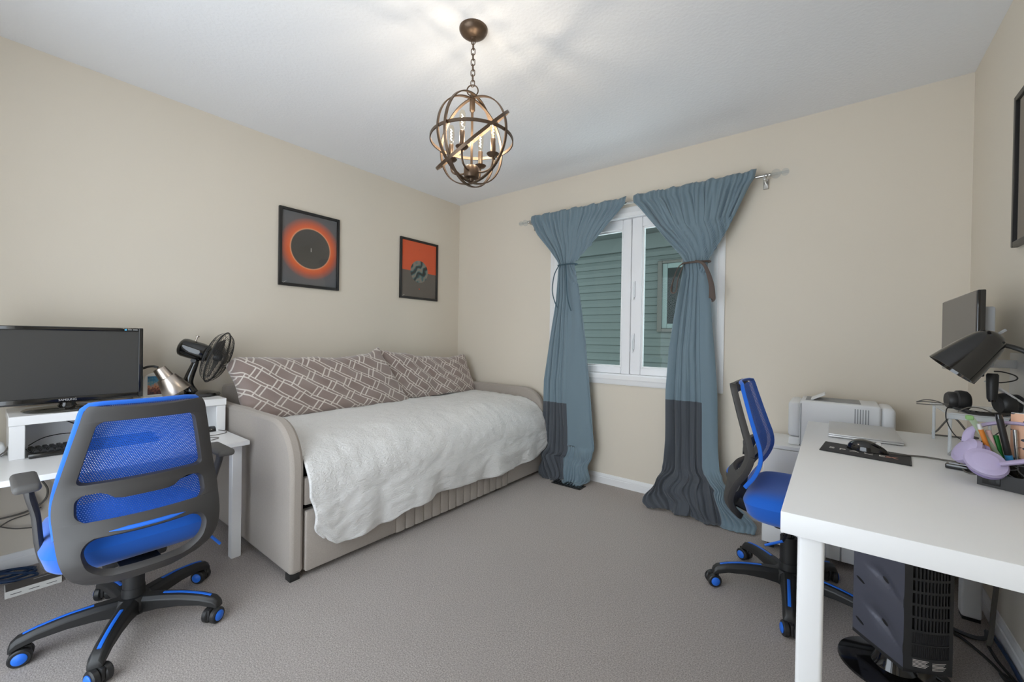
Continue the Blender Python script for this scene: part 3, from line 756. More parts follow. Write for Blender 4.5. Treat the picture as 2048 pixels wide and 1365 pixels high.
# ------------------------------------------------------------------ left desk and what stands on it
DZ_ = .580
dk = thing('desk', 'low white desk against the left wall beside the daybed', 'desk', (.36, -2.7, 0))
MB().box(.02, .708, -3.34, -2.134, DZ_-.022, DZ_, .002, 1).build('desktop', m_desk, dk)
for x in (.05, .632):
    for y in (-2.200, -3.30): MB().box(x, x+.043, y, y+.043, 0, DZ_-.022, .002, 1).build('leg', m_leg, dk)
RS = .757
rs = thing('monitor_riser', 'white monitor riser shelf standing on the left desk', 'shelf', (.21, -2.5, DZ_))
MB().box(.05, .372, -2.890, -2.131, RS-.037, RS, .002, 1).build('shelf_board', m_desk, rs)
for y in (-2.888, -2.176): MB().box(.07, .366, y, y+.043, DZ_, RS-.037, .002, 1).build('side_panel', m_desk, rs)
MB().box(.145, .152, -2.845, -2.176, DZ_, RS-.037).build('back_panel', m_desk, rs, smooth=0)
mo = thing('monitor', 'wide black desktop monitor on the white riser', 'monitor', (.25, -2.715, RS))
y0, y1, z0, z1 = -2.975, -2.457, .786, 1.131
b = MB(); bz = .018
b.box(.222, .250, y0, y0+bz, z0, z1, .004).box(.222, .250, y1-bz, y1, z0, z1, .004).box(.222, .250, y0+bz, y1-bz, z1-bz, z1, .004).box(.222, .250, y0+bz, y1-bz, z0, z0+.026, .004)
b.build('bezel', m_gloss, mo)
MB().box(.20, .240, y0+.01, y1-.01, z0+.012, z1-.01, .006).build('back_housing', m_black, mo)
MB().box(.2405, .2435, y0+bz, y1-bz, z0+.026, z1-bz).build('screen', M('matte dark screen', (66, 65, 63), .38, spec=.45), mo, smooth=0)
text('logo_lettering', 'SAMSUNG', .0125, (.2508, -2.716, z0+.013), (0, 1, 0), (0, 0, 1), M('logo silver', (205, 205, 205), .4), mo)
MB().box(.2503, .2508, y1-.070, y1-.062, z1-.0135, z1-.0055).build('blue_sticker', M('sticker blue', (90, 180, 220), .5), mo, smooth=0)
for k in range(2): MB().box(.2503, .2506, y1-.058+.018*k, y1-.044+.022*k, z1-.0112, z1-.0082).build('fine_print', bpy.data.materials['logo silver'], mo, smooth=0)
MB().lathe([(.024, 0), (.020, .012), (.0175, .03), (.017, .06)], 24, (.225, -2.715, RS+.010), sy=1.4).build('neck', m_gloss, mo)
MB().lathe([(.0, 0), (.105, 0), (.108, .004), (.104, .008), (.03, .014), (0, .014)], 48, (.25, -2.715, RS), sy=1.30).build('base', M('smoked glass base', (58, 56, 48), .08, spec=.7, coat=.5), mo)
kb = thing('keyboard', 'black wired keyboard under the white riser', 'keyboard', (.3, -2.64, DZ_))
MB().box(.235, .395, -2.838, -2.42, DZ_, DZ_+.020, .006).build('keyboard_body', m_gloss, kb)
key = MB().lathe([(.0115, 0), (.0085, .009), (.006, .0095)], 4, (0, 0, 0), a0=PI/4)
kf = None
for r in range(5):
    for k in range(20):
        x, y = .262+.0235*r, -2.826+.0205*k+.003*r
        if y > -2.43: continue
        if kf is None: kf = key.build('key', m_black, kb, smooth=0); o = kf
        else: o = place('key', kf.data, kb)
        o.location = (x, y, DZ_+.0195)
def cable(label, pts, r, mat, group=None, cat='cable'):
    return tag(MB().tube(pts, r, 6).build('cable', mat, None), label, cat, group)
ms = thing('mouse', 'small black computer mouse on the left desk under the riser end', 'mouse', (.33, -2.19, DZ_))
MB().lathe([(0, .026), (.012, .0255), (.022, .022), (.029, .014), (.031, .005), (.030, 0)], 24, (.335, -2.195, DZ_), sy=1.6).build('mouse_shell', m_gloss, ms)
cable('thin grey mouse cable curling on the left desk', [(.36, -2.17, DZ_+.006), (.40, -2.145, DZ_+.003), (.45, -2.16, DZ_+.003), (.47, -2.21, DZ_+.003), (.45, -2.28, DZ_+.003), (.50, -2.25, DZ_+.003), (.55, -2.22, DZ_+.003), (.58, -2.26, DZ_+.003)], .0018, m_cable)
cable('black keyboard cable looping behind the keys under the riser', [(.24, -2.83, DZ_+.03), (.22, -2.78, DZ_+.055), (.21, -2.70, DZ_+.058), (.22, -2.62, DZ_+.03)], .0022, m_cableb)
cable('dark cable hanging down the riser back near the keyboard', [(.157, -2.74, RS-.045), (.158, -2.70, RS-.075), (.16, -2.65, RS-.11), (.17, -2.60, DZ_+.02)], .0025, m_cableb)
cable('dark cable running down the left inside of the riser', [(.16, -2.84, RS-.04), (.17, -2.842, RS-.09), (.20, -2.842, DZ_+.04), (.23, -2.84, DZ_+.012)], .0025, m_cableb)
# arched photo stand
ap = thing('photo_stand', 'white arched photo stand showing a city skyline beside the monitor', 'photo frame', (.13, -2.38, RS))
def archpoly(y0, y1, z0, zs, n=12):
    c = (y0+y1)/2; R = (y1-y0)/2
    return [(y0, z0), (y1, z0)]+[(c+R*cos(PI*i/n), zs+R*sin(PI*i/n)*.8) for i in range(n+1)]
MB().prism(archpoly(-2.435, -2.325, RS+.012, RS+.095), lambda a, b, w: (w, a, b), .118, .134).build('arch_panel', M('white resin', (232, 228, 220), .4), ap, bevel=.003)
MB().box(.10, .155, -2.44, -2.32, RS, RS+.013, .004).build('stand_base', bpy.data.materials['white resin'], ap)
def city():
    mt = M('city photograph', (90, 110, 120), .4); t = NT(mt); uv = t.n('ShaderNodeUVMap'); sp = t.n('ShaderNodeSeparateXYZ'); t.l(uv.outputs[0], sp.inputs[0])
    vr = t.n('ShaderNodeTexVoronoi'); vr.inputs['Scale'].default_value = 9; t.l(uv.outputs[0], vr.inputs['Vector'])
    r = t.n('ShaderNodeValToRGB'); e = r.color_ramp.elements
    while len(e) < 5: e.new(.5)
    for q, (p, c) in zip(e, [(0, (40, 30, 40)), (.3, (120, 70, 60)), (.5, (210, 140, 100)), (.66, (110, 160, 170)), (1, (50, 120, 160))]): q.position = p; q.color = lin(c)
    t.l(t.math('ADD', sp.outputs[1], t.math('MULTIPLY', t.math('SUBTRACT', vr.outputs['Distance'], .4), .35)), r.inputs[0]); t.l(r.outputs[0], t.b.inputs['Base Color']); return mt
MB().grid(lambda u, v: (.1345, -2.418+.062*u, RS+.022+.098*v), 1, 1).build('photograph', city(), ap, smooth=0)
# steel lamp
sl = thing('desk_lamp', 'brushed steel cone desk lamp with its shade tipped toward the fan', 'lamp', (.12, -2.47, RS))
ax = Vector((.10, .50, -.86)).normalized(); o0 = Vector((.215, -2.388, .924))
MB().lathe([(.0, 0), (.026, .0), (.028, .003), (.0335, .055), (.034, .057), (.0415, .0575), (.0435, .060), (.066, .148), (.0655, .150), (.064, .149), (.038, .062), (.030, .056), (.0, .054)], 40, o0, ax).build('shade', m_steel, sl)
MB().tube([o0+Vector((0, -.004, .004)), (.20, -2.41, .934), (.165, -2.435, .926), (.13, -2.46, .90), (.11, -2.475, .80), (.11, -2.475, RS+.01)], .006, 8).build('lamp_arm', m_black, sl)
MB().lathe([(0, 0), (.06, 0), (.06, .008), (.05, .014), (0, .016)], 28, (.11, -2.53, RS)).build('lamp_base', m_steel, sl)
# fan
fn_ = thing('desk_fan', 'black table fan with round wire guard on the white riser', 'fan', (.15, -2.25, RS))
FC = Vector((.205, -2.125, .975)); FN = Vector((.50, .80, -.33)).normalized(); FR = .148
FX = FN.cross(Vector((0, 0, 1))).normalized(); FY = FX.cross(FN)
MB().lathe([(0, 0), (.095, 0), (.098, .006), (.090, .018), (.05, .028), (0, .030)], 36, (.17, -2.20, RS), sy=1.0).build('base', m_gloss, fn_)
pv = FC-FN*.115+Vector((0, 0, -.055))
MB().tube([(.16, -2.235, RS+.02), (.155, -2.25, RS+.08), (pv.x, pv.y, pv.z-.02), (pv.x, pv.y, pv.z)], [(.034, .026), (.026, .02), (.018, .015), (.018, .015)], 12).build('column', m_gloss, fn_)
MB().cyl(pv-FX*.024, pv+FX*.024, .013, n=16).cyl(pv+Vector((0, 0, -.002)), pv+Vector((0, 0, .035)), .018, n=16).build('tilt_joint', m_black, fn_)
MB().lathe([(0, -.190), (.036, -.189), (.048, -.180), (.052, -.165), (.051, -.08), (.044, -.05), (.036, -.042), (0, -.042)], 28, FC, FN).build('motor_housing', m_gloss, fn_)
MB().cyl(FC-FN*.13+FY*.04, FC-FN*.13+FY*.075, .004, n=10).cyl(FC-FN*.13+FY*.075, FC-FN*.13+FY*.083, .009, n=12).build('oscillation_knob', m_steel, fn_)
def gpt(r, h, a): return FC+FN*h+FX*(r*cos(a))+FY*(r*sin(a))
b = MB()
GP = [(.035, .045), (.07, .047), (.105, .040), (.132, .022), (FR, 0)]
for q in range(18):
    r = .04+.104*q/17; h = cr(GP, r); b.tube([gpt(r, h, 2*PI*k/48) for k in range(48)], .0009, 4, True, 1)
for k in range(16):
    a = 2*PI*k/16; b.tube([gpt(r, h, a) for r, h in GP], .0008, 4, sub=3)
g = b.build('front_guard', m_black, fn_); g['kind'] = 'stuff'
b = MB(); GP2 = [(.03, -.045), (.09, -.042), (.13, -.028), (FR, 0)]
for q in range(13):
    r = .045+.10*q/12; h = cr(GP2, r); b.tube([gpt(r, h, 2*PI*k/48) for k in range(48)], .0009, 4, True, 1)
for k in range(12):
    a = 2*PI*(k+.5)/12; b.tube([gpt(r, h, a) for r, h in GP2], .0008, 4, sub=3)
g = b.build('rear_guard', m_black, fn_); g['kind'] = 'stuff'
MB().tube([gpt(FR, 0, 2*PI*k/48) for k in range(48)], .0038, 6, True, 1).build('guard_rim', m_black, fn_)
for k in range(4):
    a = 2*PI*k/4+.4; MB().tube([gpt(r, h+.001, a) for r, h in GP], .0022, 5, sub=2).build('guard_rib', m_black, fn_)
MB().lathe([(0, .046), (.030, .045), (.033, .041), (.030, .038), (0, .037)], 24, FC, FN).build('guard_badge', m_black, fn_)
MB().lathe([(0, .022), (.018, .02), (.026, .008), (.026, -.012), (0, -.014)], 20, FC, FN).build('blade_hub', m_black, fn_)
m_blade = M('smoky blade', (70, 68, 66), .3)
for k in range(3):
    a0_ = 2*PI*k/3+.5
    def bl(u, v):
        r = .02+.105*u; a = a0_+(-.38+.85*v)*(.55+.5*sin(PI*min(1, u*1.05)))+.35*u
        return gpt(r, -.012+.028*v, a)
    MB().grid(bl, 10, 8).build('blade', m_blade, fn_, smooth=180, solid=.002)
# router, cables and flat box
rt_ = thing('white_adapter', 'rounded white power adapter at the left end of the desk', 'adapter', (.22, -2.93, DZ_))
MB().box(.17, .27, -3.00, -2.895, DZ_, DZ_+.055, .018, 3).build('adapter_case', m_white, rt_)
cable('grey cable leaving the white adapter along the desk', [(.27, -2.91, DZ_+.01), (.30, -2.895, DZ_+.03), (.27, -2.885, DZ_+.045)], .0028, m_cable)
fb = thing('flat_box', 'thin white and charcoal box lying on the carpet under the left desk', 'box', (.33, -2.82, 0))
u_ = Vector((.0, 1, 0)); 
MB().box(.235, .32, -2.895, -2.735, 0, .028, .001, 1).build('box_body', M('white card', (214, 212, 206), .6), fb)
MB().box(.238, .317, -2.892, -2.738, .028, .0288).build('box_lid_print', M('charcoal print', (74, 70, 68), .5), fb, smooth=0)
for i in range(3): MB().box(.3201, .3205, -2.88+.05*i, -2.85+.05*i, .012, .0145).build('print_line', m_dkgrey, fb, smooth=0)
MB().box(.262, .264, -2.815, -2.765, .0288, .0291).build('print_line', m_white, fb, smooth=0)
G = 'loose cables under the left desk'
cable('thick grey cable dropping behind the left chair arm', [(.03, -2.80, .555), (.025, -2.81, .45), (.03, -2.82, .36), (.035, -2.80, .30), (.03, -2.79, .25)], .006, m_cable, G)
cable('grey cable sagging along the wall under the left desk', [(.03, -2.78, .40), (.03, -2.76, .35), (.03, -2.77, .30), (.03, -2.82, .265), (.03, -2.90, .255), (.03, -3.0, .26)], .004, m_cable, G)
cable('thin dark cable crossing the wall under the left desk', [(.03, -2.95, .18), (.03, -2.88, .235), (.03, -2.82, .25), (.03, -2.78, .27)], .003, m_cable, G)
cable('second thin cable crossing above the left baseboard', [(.03, -2.95, .25), (.03, -2.87, .20), (.03, -2.82, .185), (.04, -2.75, .17), (.05, -2.70, .10)], .003, m_cable, G)
cable('grey looped cable end at the left edge of the picture', [(.03, -3.0, .43), (.03, -2.935, .435), (.03, -2.915, .41), (.03, -2.93, .37), (.03, -3.0, .36)], .006, m_cable, G)
for i, (lb, y, x) in enumerate((('navy cable bundle strand nearest the left baseboard', 0, .05), ('navy cable bundle strand lying across the carpet', .02, .09), ('navy cable bundle strand curling toward the flat box', -.02, .13))):
    cable(lb, [(x, -3.05+y, .012+.006*i), (x+.02, -2.95, .03), (x-.02, -2.88+y, .012+.01*i), (x+.03, -2.80, .01), (x+.06, -2.86-y, .012), (x+.04, -2.97+y, .01+.012*i), (x+.02, -3.05, .01)], .0055, m_bluecable, 'navy cables on the carpet')

# ------------------------------------------------------------------ white cabinet and printer
cb = thing('cabinet', 'low white cabinet under the printer in the back right corner', 'cabinet', (3.0, -.2, 0))
MB().box(2.705, 3.38, -.345, -.03, .03, .545, .002, 1).build('cabinet_body', m_desk, cb)
MB().box(2.700, 3.385, -.360, -.025, .545, .565, .002, 1).build('cabinet_top', m_desk, cb)
for x0, x1 in ((2.708, 3.040), (3.044, 3.377)):
    d_ = MB().box(x0, x1, -.360, -.346, .035, .542, .002, 1).build('cabinet_door', m_desk, cb)
for x in (2.73, 3.33):
    for y in (-.33, -.07): MB().box(x, x+.03, y, y+.03, 0, .03).build('foot', m_black, cb, smooth=0)
m_pr = M('printer white', (232, 233, 234), .45); m_prg = M('printer grey', (150, 152, 154), .5)
pn = thing('printer', 'white laser printer on the low cabinet behind the right desk', 'printer', (3.02, -.18, .565))
PZ = .565
MB().box(2.862, 3.185, -.305, -.055, PZ, .806, .012, 3).build('main_housing', m_pr, pn)
MB().box(2.812, 2.866, -.303, -.057, PZ+.045, .796, .016, 3).build('front_cover', m_pr, pn)
MB().box(2.814, 2.864, -.303, -.057, PZ, PZ+.043, .006, 2).build('paper_tray', m_pr, pn)
MB().box(3.18, 3.238, -.292, -.068, PZ+.01, .800, .02, 3).build('rear_cover', m_pr, pn)
MB().box(2.885, 3.11, -.270, -.09, .8055, .8085, .001, 1).build('output_recess', m_prg, pn)
MB().obox((2.935, -.18, .822), (.87, 0, .5), (0, 1, 0), (-.5, 0, .87), .036, .07, .0025).build('paper_stop', m_pr, pn, smooth=0)
for i in range(6): MB().box(3.085+.010*i, 3.089+.010*i, -.3065, -.304, .69, .785).build('vent_slot', m_prg, pn, smooth=0)
MB().box(2.8655, 2.8685, -.3062, -.303, PZ+.01, .79).build('seam', m_prg, pn, smooth=0)

# ------------------------------------------------------------------ right desk
RD = .72
rd = thing('desk', 'white rectangular desk along the right wall', 'desk', (3.2, -1.12, 0))
MB().box(2.903, 3.500, -1.822, -.425, RD-.05, RD, .003, 2).build('desktop', m_desk, rd)
for x, y in ((2.935, -1.800), (3.422, -1.800), (2.935, -.515), (3.422, -.515)):
    wl_ = .050 if x < 3 else .058
    lg = MB().box(x, x+wl_, y, y+wl_, .012, RD-.05, .008, 3).build('leg', m_leg, rd)
    MB().box(x+.003, x+wl_-.003, y+.003, y+wl_-.003, 0, .012).build('leg_foot', m_black, lg, smooth=0)
MB().box(3.10, 3.42, -1.0, -.94, RD-.062, RD-.05, .002, 1).build('cable_rail', m_black, rd)
lp = thing('laptop', 'closed silver laptop on the right desk', 'laptop', (3.1, -.6, RD))
m_alu = M('silver aluminium', (206, 206, 206), .38, metal=.35)
MB().box(2.985, 3.215, -.800, -.455, RD+.002, RD+.010, .003, 2).build('laptop_base', m_alu, lp)
MB().box(2.985, 3.215, -.800, -.455, RD+.0105, RD+.016, .002, 2).build('laptop_lid', m_alu, lp)
for y in (-.77, -.49):
    for x in (3.005, 3.195): MB().cyl((x, y, RD), (x, y, RD+.003), .006, n=12).build('rubber_foot', m_black, lp)
mp_ = thing('mouse_pad', 'charcoal mouse pad with white lettering on the right desk', 'mouse pad', (3.08, -1.0, RD))
U = Vector((.235, -.050, 0)); V = Vector((.016, .165, 0)); O = Vector((2.962, -1.085, RD)); un, vn = U.normalized(), V.normalized()
MB().obox(O+(U+V)/2+Vector((0, 0, .0015)), un, vn, (0, 0, 1), U.length/2, V.length/2, .0015, .0006).build('pad', M('charcoal cloth', (58, 57, 58), .8, bump=(800, .2, .0006)), mp_)
text('pad_lettering', 'S P A C E', .032, O+U*.41+V*.42+Vector((0, 0, .0032)), un, vn, m_ink, mp_, ext=.0002, sx=1.25)
text('pad_lettering', 'X', .032, O+U*.80+V*.42+Vector((0, 0, .0032)), un, vn, M('salmon ink', (214, 150, 130), .7), mp_, ext=.0002, sx=1.6)
b = MB(); e = .0022
for a, c in ((O, O+U), (O+U, O+U+V), (O+U+V, O+V), (O+V, O)): b.cyl(a+Vector((0, 0, .0022)), c+Vector((0, 0, .0022)), .0018, n=6)
b.build('stitched_edge', m_black, mp_)
ms = thing('mouse', 'large black ergonomic mouse on the charcoal mouse pad', 'mouse', (3.09, -.96, RD))
def mshell(u, v):
    t = u; a = PI*v; L_ = .118
    hx = -.5*L_+L_*t; prof = (sin(PI*min(1, t*1.0))**.55); w_ = .036*prof*(1+.12*cos(3*t)); h_ = .040*(sin(PI*t**.75)**.6)
    return O+U*.53+V*.68+un*(hx)+vn*(w_*cos(a))+Vector((0, 0, .003+h_*sin(a)**.8+.0005))
MB().grid(mshell, 28, 18).build('mouse_shell', m_gloss, ms, smooth=180)
mc_ = O+U*.53+V*.68
MB().cyl(mc_+un*.030-vn*.004+Vector((0, 0, .032)), mc_+un*.030+vn*.004+Vector((0, 0, .032)), .009, n=16).build('scroll_wheel', m_chrome, ms)
cable('grey mouse cable running right across the right desk', [mc_+un*.06+Vector((0, 0, .008)), (3.20, -.995, RD+.006), (3.25, -.97, RD+.004), (3.32, -.98, RD+.004), (3.40, -.96, RD+.004)], .0028, m_cable)
MB_ = None
# monitor on the right desk
rm = thing('monitor', 'slim dark monitor beside the right wall seen from its side', 'monitor', (3.40, -.65, RD))
y0, y1, z0, z1 = -.917, -.380, 1.006, 1.297
MB().box(3.372, 3.392, y0, y1, z0, z1, .003).build('panel_housing', m_gloss, rm)
MB().box(3.3695, 3.3725, y0+.004, y1-.004, z0+.012, z1-.004).build('screen', M('satin screen', (92, 88, 84), .30, spec=.6), rm, smooth=0)
MB().box(3.392, 3.422, y0+.04, y1-.04, z0+.03, z1-.055, .006).build('back_housing', M('pale grey plastic', (178, 182, 188), .5), rm)
MB().box(3.42, 3.51, -.72, -.68, 1.03, 1.06, .004).box(3.507, 3.5185, -.84, -.64, .93, 1.085, .003).build('wall_mount', m_alu, rm)
# clear shelf
cs = thing('clear_shelf', 'clear acrylic riser shelf on the right desk below the monitor', 'shelf', (3.42, -.75, RD))
MB().box(3.318, 3.495, -.835, -.52, .862, .868, .001, 1).box(3.318, 3.495, -.835, -.831, .846, .862, .001, 1).build('shelf_plate', m_frost, cs)
for x, y in ((3.33, -.825), (3.485, -.825), (3.33, -.53), (3.485, -.53)): MB().cyl((x, y, RD), (x, y, .862), .005, n=12).build('shelf_leg', m_frost, cs)
bh = thing('headphones', 'black over-ear headphones lying on the clear shelf', 'headphones', (3.43, -.78, .868))
def cup(p, ax_, s, mat, par, nm='ear_cup', r=.036):
    MB().lathe([(0, -.026), (r*.72, -.026), (r*.86, -.020), (r*.86, -.004), (r, 0), (r*1.04, .012), (r*.98, .026), (r*.8, .032), (0, .030)], 30, p, ax_).build(nm, mat, par)
cup((3.352, -.775, .908), (1, .15, 0), 1, m_black, bh)
cup((3.475, -.80, .912), (-.9, -.3, -.1), 1, m_black, bh)
MB().tube([(3.345, -.79, .885), (3.375, -.835, .876), (3.42, -.842, .875), (3.465, -.83, .878), (3.49, -.80, .890)], [(.007, .010)]*5, 8).build('headband', m_gloss, bh)
cable('grey coiled wire sticking out left of the black headphones', [(3.325, -.80, .888), (3.30, -.80, .902), (3.27, -.80, .905), (3.245, -.80, .894), (3.262, -.80, .897), (3.30, -.80, .897), (3.33, -.80, .893), (3.29, -.80, .888), (3.245, -.80, .888)], .0018, m_cable)
cable('black headphone cable drooping below the clear shelf', [(3.335, -.80, .885), (3.318, -.84, .88), (3.318, -.845, .84), (3.34, -.85, .79), (3.375, -.85, .773), (3.41, -.85, .785), (3.45, -.85, .83), (3.47, -.84, .87)], .0018, m_cableb)
cable('thin grey headphone wire arching over the clear shelf', [(3.345, -.845, .875), (3.37, -.846, .893), (3.40, -.846, .893), (3.43, -.846, .878)], .0018, m_cable)
wl = thing('wire_stand', 'bent grey wire stand behind the clear shelf on the right desk', 'stand', (3.37, -.5, RD))
MB().tube([(3.345, -.455, RD+.005), (3.338, -.452, RD+.012), (3.352, -.455, .745), (3.38, -.46, .795), (3.395, -.462, .803), (3.41, -.46, .795), (3.445, -.455, .742), (3.47, -.45, RD+.008), (3.42, -.45, RD+.005), (3.36, -.455, RD+.005)], .0035, 8, True).build('bent_wire', m_cable, wl)
# microphone-like stick behind lamp, and laptop stand
st = thing('black_stick', 'black tapered stick hanging below the black lamp', 'stick', (3.43, -.83, .93))
MB().lathe([(.011, 0), (.0125, .006), (.0145, .05), (.0150, .085), (.012, .09), (0, .09)], 18, (3.424, -.845, .925)).build('stick_body', m_black, st)
MB().lathe([(.0, -.008), (.008, -.007), (.009, 0), (0, .001)], 14, (3.424, -.845, .925)).build('stick_tip', m_gloss, st)
cable('black cable loop beside the black tapered stick', [(3.43, -.83, 1.022), (3.45, -.83, 1.021), (3.475, -.83, 1.012), (3.483, -.83, 1.002), (3.475, -.83, .993), (3.45, -.83, .985), (3.43, -.83, .984)], .0022, m_cableb)
ls = thing('laptop_stand', 'pale grey slanted stand against the right wall', 'stand', (3.46, -.70, RD))
MB().obox((3.462, -.79, .950), (.75, 0, -.66), (0, 1, 0), (.66, 0, .75), .050, .04, .003, .001).build('slanted_plate', m_alu, ls)
MB().box(3.499, 3.506, -.83, -.75, RD, .925, .001, 1).build('stand_back', m_alu, ls)
# black desk lamp
bl_ = thing('desk_lamp', 'black gooseneck desk lamp with bell shade on the right desk', 'lamp', (3.47, -1.02, RD))
ap_ = Vector((3.398, -1.02, 1.148)); bo = Vector((3.290, -1.02, 1.020)); ax = (bo-ap_).normalized()
shp = [(0, 0), (.014, .0015), (.026, .007), (.035, .017), (.042, .031), (.0485, .055), (.055, .085), (.061, .118), (.066, .152), (.0665, .155), (.0645, .155), (.059, .118), (.053, .085), (.046, .055), (.038, .031), (.0, .014)]
MB().lathe(shp, 44, ap_, ax).build('shade', m_gloss, bl_)
sx = ax.cross(Vector((0, 1, 0))).normalized()
for k in range(6):
    a = 2*PI*k/6+.35; d = Vector((0, 1, 0))*cos(a)+sx*sin(a); p = ap_+ax*.023+d*.0355
    MB().obox(p, ax, d, ax.cross(d), .008, .0015, .0028, .001).build('vent_slot', m_cableb, bl_)
p = ap_+ax*.012-sx*.0
MB().tube([ap_+ax*.03+Vector((.022, 0, -.010)), (3.435, -1.02, 1.103), (3.462, -1.03, 1.083), (3.480, -1.045, 1.04), (3.485, -1.06, .95), (3.478, -1.07, .84), (3.470, -1.07, RD+.02)], .007, 10).build('gooseneck', m_black, bl_)
MB().lathe([(0, 0), (.028, 0), (.028, .012), (.020, .02), (0, .022)], 26, (3.468, -1.07, RD)).build('lamp_base', m_gloss, bl_)
MB().obox((3.407, -1.014, 1.153), (.75, 0, .66), (0, 1, 0), (-.66, 0, .75), .011, .003, .004, .001).build('switch_tab', m_prg, bl_)
# organizer, pens, leopard case, purple headphones
og = thing('desk_organizer', 'black scroll-cut desk organizer with a power outlet on the right desk', 'organizer', (3.40, -1.2, RD))
oO = Vector((3.320, -1.238, RD)); oU = Vector((.86, -.50, 0)).normalized(); oV = Vector((.50, .86, 0)).normalized(); oL, oD, oH = .16, .10, .075
m_org = M('black sheet metal', (52, 52, 53), .5)
def wallp(a, b_, h, nm): MB().obox((a+b_)/2+Vector((0, 0, h/2)), (b_-a).normalized(), Vector((0, 0, 1)).cross((b_-a).normalized()), (0, 0, 1), (b_-a).length/2, .0012, h/2).build(nm, m_org, og, smooth=0)
wallp(oO, oO+oU*oL, .040, 'front_panel'); wallp(oO+oV*oD, oO+oV*oD+oU*oL, oH, 'back_panel'); wallp(oO, oO+oV*oD, .05, 'side_panel'); wallp(oO+oU*oL, oO+oU*oL+oV*oD, oH, 'side_panel')
MB().obox(oO+oU*oL/2+oV*oD/2+Vector((0, 0, .002)), oU, oV, (0, 0, 1), oL/2, oD/2, .002).build('bottom_panel', m_org, og, smooth=0)
MB().obox(oO+oU*oL/2+Vector((0, 0, .074)), oU, oV, (0, 0, 1), oL/2, .0015, .0015).build('top_rim', m_org, og, smooth=0)
for k in range(7):
    a = .062+.017*k; c0 = oO+oU*a+Vector((0, 0, .040)); s = 1 if k % 2 else -1
    MB().tube([c0+oU*(s*.009*sin(t*2.2)+.004*cos(t*3))+Vector((0, 0, .034*t/2.9)) for t in [.2*i for i in range(15)]], .0016, 6, sub=2).build('scroll', m_org, og)
MB().obox(oO+oU*.027-oV*.002+Vector((0, 0, .018)), oU, oV, (0, 0, 1), .017, .0018, .011, .001).build('outlet_plate', m_black, og)
for a in (.021, .034): MB().obox(oO+oU*a-oV*.004+Vector((0, 0, .018)), oU, oV, (0, 0, 1), .0016, .0006, .0042).build('outlet_slot', m_cableb, og, smooth=0)
MB().obox(oO+oU*.024-oV*.0014+Vector((0, 0, .036)), oU, oV, (0, 0, 1), .008, .0006, .0014).build('red_indicator', M('red indicator', (220, 90, 100), .4, emit=((230, 70, 80), .6)), og, smooth=0)
def pen(name, label, p0, p1, r, mat, tip=None, flat=None, cat='pen'):
    t = thing(name, label, cat, p1, group='pens in the desk organizer')
    p0, p1 = Vector(p0), Vector(p1)
    if flat: MB().tube([p0, (p0+p1)/2, p1], [flat]*3, 8, flat=(0, -1, 0)).build('barrel', mat, t)
    else: MB().cyl(p0, p1, r, n=12).build('barrel', mat, t)
    if tip: MB().cyl(p0, p0+(p0-p1).normalized()*tip[0], r*1.0, r*.8, n=12).build('cap', tip[1], t)
    return t
pen('pencil', 'orange pencil leaning left in the organizer', (3.328, -1.215, .872), (3.366, -1.20, .742), .0055, M('orange paint', (206, 124, 44), .5), (.016, M('pencil silver', (215, 215, 215), .4, metal=.3)), cat='pencil')
pen('toothbrush', 'sage green handled brush leaning left over the organizer', (3.312, -1.205, .898), (3.396, -1.19, .742), .005, M('sage plastic', (158, 172, 146), .5), flat=(.003, .0075), cat='brush')
MB().box(3.300, 3.316, -1.212, -1.196, .894, .908, .004).build('brush_head', M('green bristles', (132, 172, 110), .7), bpy.data.objects['toothbrush'])
pen('pen', 'pale pink translucent pen in the organizer', (3.346, -1.195, .868), (3.378, -1.19, .742), .006, M('pale pink plastic', (216, 182, 178), .4))
pen('pen', 'green pen standing in the organizer', (3.362, -1.188, .855), (3.384, -1.188, .742), .006, M('green plastic', (20, 110, 40), .4))
pen('marker', 'thick black marker with blue band in the organizer', (3.366, -1.20, .905), (3.396, -1.195, .742), .0075, m_black, (.012, m_gloss), cat='marker')
MB().cyl((3.3845, -1.197, .805), (3.3885, -1.1963, .784), .0079, n=14).build('blue_band', M('sky blue plastic', (60, 150, 210), .4), bpy.data.objects['marker'])
pen('pen', 'slim silver pen behind the black marker', (3.400, -1.178, .875), (3.408, -1.178, .742), .0045, m_chrome)
def leopard():
    mt = M('leopard print', (226, 176, 146), .6); t = NT(mt); tc = t.n('ShaderNodeTexCoord'); vr = t.n('ShaderNodeTexVoronoi'); vr.inputs['Scale'].default_value = 48
    mp = t.n('ShaderNodeMapping'); mp.inputs['Scale'].default_value = (1, 1, 1.7); t.l(tc.outputs['Object'], mp.inputs[0]); t.l(mp.outputs[0], vr.inputs['Vector'])
    t.l(t.mix(t.math('LESS_THAN', vr.outputs['Distance'], .30), lin((228, 180, 150)), lin((66, 66, 76))), t.b.inputs['Base Color']); return mt
lc = thing('notebook', 'leopard print notebook standing in the organizer', 'notebook', (3.43, -1.17, RD))
MB().obox((3.432, -1.178, RD+.004+.098), oU, oV, (0, 0, 1), .040, .006, .098, .002).build('cover', leopard(), lc)
MB().obox((3.432, -1.178, RD+.004+.098), oU, oV, (0, 0, 1), .0395, .0045, .0985).build('pages', m_white, lc, smooth=0)
m_lil = M('lilac plastic', (184, 172, 206), .45)
ph = thing('headphones', 'lilac over-ear headphones resting on the black organizer', 'headphones', (3.35, -1.25, RD))
